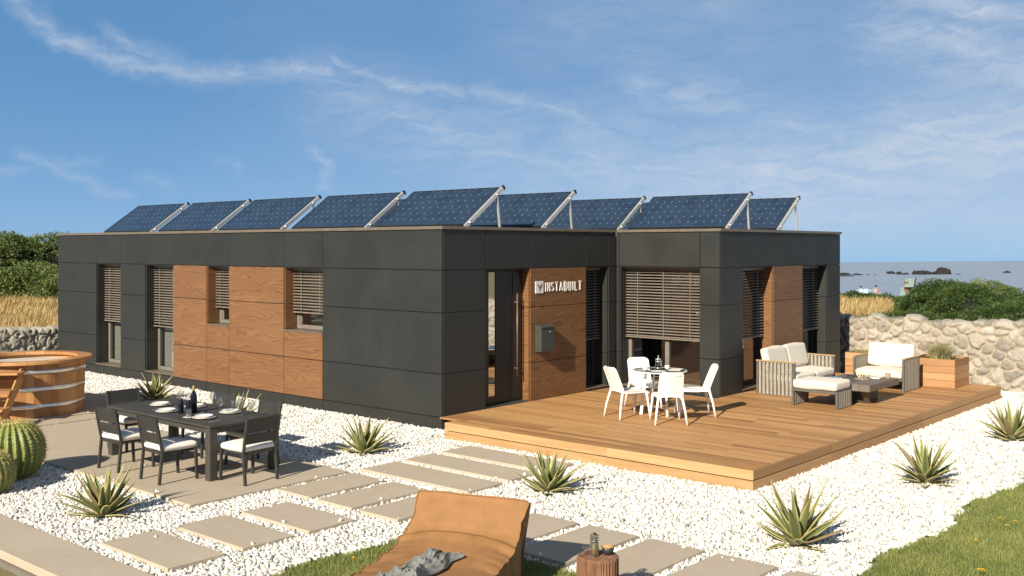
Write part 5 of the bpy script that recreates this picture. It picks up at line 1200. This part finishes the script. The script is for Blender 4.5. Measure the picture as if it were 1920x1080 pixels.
ot = thing('ottoman', 'low outdoor ottoman with cream cushion and slatted ends, nearest of the lounge set', 'ottoman', (5.21, -4.16, ZD+.001))
for y in (-.40, .40): slat_side(ot, -.30, .30, y, .30, rest=False, name='end_panel', n=7)
b = MB(); b.box(-.30, -.262, -.377, .377, .255, .299); b.box(.262, .30, -.377, .377, .255, .299); b.box(-.26, .26, -.377, .377, .275, .298); b.build('seat_frame', 'lounge_frame', ot, .003, 1)
b = MB(); b.cushion(-.31, .31, -.40, .40, .301, .46, .045, .016, 10); b.build('seat_cushion', 'cushion', ot)
ct = thing('coffee_table', 'low grey wood coffee table with a thick top between sofa and armchair', 'table', (6.28, -4.36, ZD+.001))
b = MB()
for i in range(5): b.box(-.68, .68, -.50+.2*i+.0015, -.50+.2*(i+1)-.0015, .25, .37)
b.build('tabletop', 'grey_wood', ct, .004, 1); b = MB(); b.box(-.30, .30, -.26, .26, 0, .249); b.build('pedestal', 'charcoal', ct, .005, 1)
b = MB(); b.add([(-.56, -.36, .248), (-.56, -.28, .248), (-.32, -.28, .0), (-.32, -.36, .0), (-.50, -.36, .248), (-.50, -.28, .248), (-.26, -.28, .0), (-.26, -.36, .0)], [(0, 1, 2, 3), (7, 6, 5, 4), (0, 3, 7, 4), (1, 5, 6, 2)]); b.build('brace', 'grey_wood', ct)
ZC = ZD+.001+.371
mg = thing('magazine', 'open magazine with a rolled page on the coffee table near the sofa', 'magazine', (5.98, -4.02, ZC), R(-30))
b = MB(); b.box(-.14, .13, -.20, .20, 0, .006); b.build('pages', 'paper', mg, .001, 1); b = MB(); b.box(-.135, .0, -.195, .195, .0062, .010); b.tube([(.03, -.2, .03), (.03, .2, .03)], .028, 14); b.build('cover', 'magazine_print', mg); b = MB(); b.tube([(.03, -.203, .03), (.03, -.2005, .03)], .018, 14); b.build('rolled_page', 'paper', mg)
ant = thing('antler_ornament', 'pale branching antler ornament on a stone dish on the coffee table', 'ornament', (6.38, -4.42, ZC)); lathe_obj('dish', [(.0, 0), (.15, 0), (.16, .014), (.0, .014)], 'clay_mug', ant)
b = MB()
for k in range(9):
    a = k*.7; c, s_ = math.cos(a), math.sin(a); l = .06+.025*(k % 3); b.tube([(l*.5*c-.06+.014*k, l*.5*s_, .016), (l*c-.06+.014*k, l*s_, .06+.01*(k % 4)), (l*1.25*c-.06+.014*k, l*1.25*s_, .13+.02*(k % 3))], [.011, .009, .003], 6)
b.build('branches', 'antler', ant)
for i, (x, y, rz, h_, lb, mt) in enumerate([(6.70, -4.52, .1, .018, 'flat pale book lying on the coffee table in front of the mug', 'paper'), (6.60, -4.16, .3, .014, 'dark grey book on the coffee table toward the armchair', 'charcoal')]):
    b = MB(); b.box(-.16, .16, -.12, .12, 0, h_); o = b.build('book', mt, None, .002, 1, (x, y, ZC)); o.rotation_euler = (0, 0, rz); tag(o, lb, 'book', 'books on the coffee table')
mgk = thing('mug', 'brown clay mug at the near right corner of the coffee table', 'mug', (6.74, -4.74, ZC)); lathe_obj('mug_body', [(.0, 0), (.042, 0), (.045, .01), (.045, .10), (.041, .10), (.04, .01), (.0, .008)], 'clay_mug', mgk)
def planter(name, label, x0, x1, y0, y1, h):
    root = thing(name, label, 'planter', ((x0+x1)/2, (y0+y1)/2, ZD+.001)); hx, hy = (x1-x0)/2, (y1-y0)/2; n = 4
    for sg in (-1, 1):
        fx, fy = MB(), MB()
        for i in range(n):
            a, c = h*i/n+.0025, h*(i+1)/n-.0025
            fy.box(*(sorted((sg*hx, sg*(hx-.025)))), -hy, hy, a, c); fx.box(-hx+.0255, hx-.0255, *(sorted((sg*hy, sg*(hy-.025)))), a, c)
        fx.build('board_side', 'planter_x', root, .003, 1); fy.build('board_side', 'planter_y', root, .003, 1)
    b = MB(); b.box(-hx+.03, hx-.03, -hy+.03, hy-.03, .02, h-.05); b.build('soil', 'turf_soil', root); return root
p1 = planter('wooden_planter', 'large wooden box planter with a spiky grass clump right of the armchair', 8.95, 9.84, -5.21, -4.35, .56)
n = 900; a = rng.uniform(0, 6.283, n); rr_ = rng.uniform(0, .20, n)
o = blades(np.stack([rr_*np.cos(a), rr_*np.sin(a), np.full(n, .50)], -1), rng.uniform(.22, .42, n), .008, .85, 'grass_tuft', 'planter_grass', None, None, 5, p1)
p2 = planter('wooden_planter', 'wooden box planter with low brown plants behind the armchair near the house corner', 9.05, 9.85, -3.62, -2.95, .56)
n = 500; o = blades(np.stack([rng.uniform(-.33, .33, n), rng.uniform(-.28, .28, n), np.full(n, .5)], -1), rng.uniform(.04, .12, n), .012, .9, 'low_plants', 'planter_grass', None, None, 3, p2)

# ================================================================== LEATHER LOUNGER
A_ = math.atan2(.327, .945); OX, OY = -5.385, -5.61
lo = thing('lounge_chair', 'tan leather bean bag lounger standing on the lawn, its back raised', 'lounger', (OX, OY, 0), A_)
HW = .54
prof = [(-1.55, .10), (-1.42, .27), (-1.2, .335), (-.9, .345), (-.6, .35), (-.35, .375), (-.16, .42), (-.03, .475), (.03, .515), (.09, .58), (.15, .655), (.21, .725), (.245, .775)]
def interp(t):
    for (a, za), (b_, zb) in zip(prof, prof[1:]):
        if t <= b_: return za+(zb-za)*(t-a)/(b_-a)
    return prof[-1][1]
ts = []
for (a, za), (b_, zb) in zip(prof, prof[1:]): ts += [a+(b_-a)*k/6 for k in range(6)]
ts.append(prof[-1][0]); NW = 64; v = []; f = []
def top_z(t, q):
    z = interp(t); s_ = abs(q); puff = .055*(1-s_**2.2) if t < -.03 else .025*(1-s_**2); k = math.exp(-((t-.0)/.04)**2)*.014*(1-s_**4)
    side = smooth(.45, .97, s_)
    gather = math.sin(t*31+2.2*math.sin(t*9)+ (1.3 if q > 0 else 0))*.5+math.sin(t*57+1)*.35
    amp = .024*float(side)*(1 if t < -.04 else .08)
    z += puff - k + gather*amp*(1-abs(s_-.86)*1.2)
    z += .007*mnoise.noise(Vector((t*4, q*3, 1))) + .003*mnoise.noise(Vector((t*11, q*7, 4)))
    if t < -.03: z -= .03*math.exp(-((t+.62)/.35)**2)*(1-s_**2)
    return z - (.02*s_**8)
def halfw(t): return HW*(1-.035*math.sin(math.pi*np.clip((t+.05)/.3, 0, 1))) + .006*math.sin(t*40)
for t in ts:
    for j in range(NW+1):
        q = -1+2*j/NW; sag = .028*(1-q*q)*smooth(.15, .245, t); v.append((t-.3*float(sag), q*halfw(t), top_z(t, q)-float(sag)))
nt_ = len(ts)
for i in range(nt_-1):
    for j in range(NW): a = i*(NW+1)+j; f.append((a, a+NW+1, a+NW+2, a+1))
b = MB(); b.add(v, f, .5, 0, True); b.build('seat_cover', 'leather', lo)
t1 = ts[-1]
def back_pt(f):                                           # rear outline of the folded back: (t, z)
    B = [(0, -.03, 0.), (.2, .08, 0.), (.6, .15, .40), (1., .315, .735)]
    for (a, ta, za), (b_, tb, zb) in zip(B, B[1:]):
        if f <= b_: k = (f-a)/(b_-a); return ta+(tb-ta)*k, za+(zb-za)*k
    return B[-1][1:]
i0 = next(i for i, t in enumerate(ts) if t >= -.031)
for s in (-1, 1):                                         # side panels: seat side down to the ground, thin side of the back
    v = []; f = []; K = 14
    for i, t in enumerate(ts):
        z0 = top_z(t, s)-.004; fr = max(0, (i-i0)/(nt_-1-i0)); tb, zb = back_pt(fr) if i >= i0 else (t, 0.)
        for k in range(K+1):
            w = k/K; bul = .030*math.sin(math.pi*w)*w*(1 if t < 0 else .35)+.008*mnoise.noise(Vector((t*6, w*4, s*3)))*min(1, w*5); v.append((t+(tb-t)*w, s*(halfw(t)+bul-.002), z0+(zb-z0)*w))
    for i in range(nt_-1):
        for k in range(K): a = i*(K+1)+k; f.append((a, a+1, a+K+2, a+K+1) if s < 0 else (a, a+K+1, a+K+2, a+1))
    b = MB(); b.add(v, f, .5, 0, True); b.build('side_panel', 'leather', lo)
    b = MB(); pts = [(t, s*(halfw(t)+.004+.003*math.sin(t*90)), top_z(t, s)+.004+.003*math.sin(t*70)) for t in ts]; b.tube(pts, .0075, 6); b.build('piping', 'leather', lo)
v = []; f = []; K = 22
for j in range(NW+1):
    q = -1+2*j/NW; sag = float(.028*(1-q*q)); z0 = top_z(t1, q)-sag
    for k in range(K+1):
        w = k/K
        if w < .12: tb, zb = back_pt(1); u_ = w/.12; tt, zz = (t1-.3*sag)*(1-u_)+tb*u_, z0*(1-u_)+(zb-sag)*u_
        else: tt, zz = back_pt(1-.8*(w-.12)/.88); zz -= sag*(1-w)
        v.append((tt+.04*math.sin(math.pi*w)*(1-q*q), q*(halfw(t1)+.004*math.sin(math.pi*w)), zz))
for j in range(NW):
    for k in range(K): a = j*(K+1)+k; f.append((a, a+1, a+K+2, a+K+1))
b = MB(); b.add(v, f, .5, 0, True); b.build('back_panel', 'leather', lo)
b = MB(); b.tube([(t1-.3*.028*(1-q*q), q*(halfw(t1)+.004), top_z(t1, q)-.028*(1-q*q)+.004) for q in [-1+2*j/24 for j in range(25)]], .0075, 6); b.build('piping', 'leather', lo)
# throw blanket lying on the seat
v = []; f = []; NA, NB = 120, 90; thr = thing('throw_blanket', 'crumpled grey throw blanket on the seat of the leather lounger', 'blanket', (OX, OY, 0), A_)
for layer in (0, 1):
    for i in range(NA+1):
        for j in range(NB+1):
            a, c = i/NA, j/NB; t = -.40-.95*a+.05*math.sin(c*9+a*5) + .07*mnoise.noise(Vector((c*3, a*3, 8)))*(1-a); w0 = -.30+.10*math.sin(a*4); w1 = .20-.08*math.sin(a*5+1)
            q = w0+(w1-w0)*c + .03*math.sin(a*13+c*3)
            edge = min(1, min(a, 1-a, c, 1-c)*7)
            def ridge(fx, fy, sd): return (1-min(1, abs(mnoise.noise(Vector((a*fx+c*fy*.5, c*fy-a*fx*.3, sd))))*2.1))**2
            lift = .026 + edge*(.075*max(0, mnoise.noise(Vector((a*2.4+4, c*2.2, 2)))+.3) + .042*ridge(3.6, 2.2, 6)) + (.3+.7*edge)*(.026*ridge(9, 5, 11) + .007*ridge(20, 11, 3))
            v.append((t, q*HW*1.35, top_z(t, q*1.35)+lift*(1-.0*a)+(0 if layer == 0 else -.014)))
m = (NA+1)*(NB+1)
for i in range(NA):
    for j in range(NB): a = i*(NB+1)+j; f += [(a, a+1, a+NB+2, a+NB+1), (m+a, m+a+NB+1, m+a+NB+2, m+a+1)]
rim = [i*(NB+1) for i in range(NA+1)] + [NA*(NB+1)+j for j in range(1, NB+1)] + [i*(NB+1)+NB for i in range(NA-1, -1, -1)] + [j for j in range(NB-1, 0, -1)]
f += [(rim[i], rim[(i+1) % len(rim)], rim[(i+1) % len(rim)]+m, rim[i]+m) for i in range(len(rim))]
b = MB(); b.add(v, f, .5, 0, True); b.build('cloth', 'throw', thr)
# tree stump side table
SX, SY = -5.0, -6.82
sm_ = thing('stump_table', 'reddish tree stump used as a side table beside the lounger', 'side table', (SX, SY, 0))
v = []; f = []; NS = 240; hh = .45; rs = []
for j in range(NS):
    a = 2*math.pi*j/NS; g = (abs(math.sin(a*23+1.1*math.sin(a*5)))**.55)*.016 + .006*mnoise.noise(Vector((math.cos(a)*6, math.sin(a)*6, 0))); rs.append(.155+g+.008*math.sin(a*3+1))
for z in (0, .06, .12, .2, .28, .36, .42, .44, .45):
    for j in range(NS):
        a = 2*math.pi*j/NS; r_ = rs[j]+.005*mnoise.noise(Vector((math.cos(a)*9, math.sin(a)*9, z*5)))+(.012*(1-z/.12)**2 if z < .12 else 0) - (.007 if z >= .449 else 0); v.append((r_*math.cos(a), r_*math.sin(a), z))
for i in range(8):
    for j in range(NS): f.append((i*NS+j, i*NS+(j+1) % NS, (i+1)*NS+(j+1) % NS, (i+1)*NS+j))
b = MB(); b.add(v, f, .5, 0, True); b.build('bark', 'bark', sm_)
v = []; f = []
for k, fr in enumerate((1., .8, .6, .4, .2, .02)):
    for j in range(NS): a = 2*math.pi*j/NS; r_ = (rs[j]-.007)*fr; v.append((r_*math.cos(a), r_*math.sin(a), .45+(.006*mnoise.noise(Vector((r_*math.cos(a)*14, r_*math.sin(a)*14, 3))) if k else 0)))
for i in range(5):
    for j in range(NS): f.append((i*NS+j, i*NS+(j+1) % NS, (i+1)*NS+(j+1) % NS, (i+1)*NS+j))
b = MB(); b.add(v, f, .5, 0, True); b.build('cut_top', 'end_grain', sm_)
ZS = .455
dg = thing('drink_glass', 'tall glass of lemonade with mint leaves standing on the stump', 'glass', (SX-.03, SY+.02, ZS))
lathe_obj('glass_body', [(.0, 0), (.036, 0), (.038, .17), (.036, .17), (.034, .006), (.0, .006)], 'clear_glass', dg); lathe_obj('lemonade', [(.0, .008), (.033, .008), (.034, .10), (.0, .10)], 'lemon_drink', dg)
b = MB()
for k in range(14):
    a = k*2.4; c = Vector((.018*math.cos(a), .018*math.sin(a), .085+.006*k)); d1 = Vector((math.cos(a+1), math.sin(a+1), .5))*.018; d2 = Vector((-math.sin(a+1), math.cos(a+1), .2))*.009; b.add([c-d1, c+d2, c+d1, c-d2], [(0, 1, 2, 3)])
b.build('mint_leaves', 'mint', dg); lathe_obj('cork', [(.0, .171), (.012, .171), (.013, .185), (.0, .187)], 'black_plastic', dg, 12)
bs = thing('snack_bowl', 'dark bowl of snacks at the back right of the stump top', 'bowl', (SX+.07, SY-.045, ZS)); lathe_obj('bowl', [(.0, 0), (.03, 0), (.048, .03), (.056, .06), (.053, .06), (.045, .03), (.0, .01)], 'bowl_dark', bs)
b = MB()
for k in range(26):
    a = k*2.4; r_ = .045*math.sqrt(k/26); c = (r_*math.cos(a), r_*math.sin(a), .058+.012*(1-(r_/.045)**2)); b.lathe([(.002, -.006), (.009, -.002), (.009, .003), (.002, .007)], 7, c)
b.build('snacks', 'snack', bs)
eg = thing('empty_glass', 'small empty tumbler at the back left of the stump top', 'glass', (SX-.03, SY+.105, ZS)); lathe_obj('glass_body', [(.0, 0), (.026, 0), (.03, .07), (.0285, .07), (.025, .004), (.0, .004)], 'clear_glass', eg)
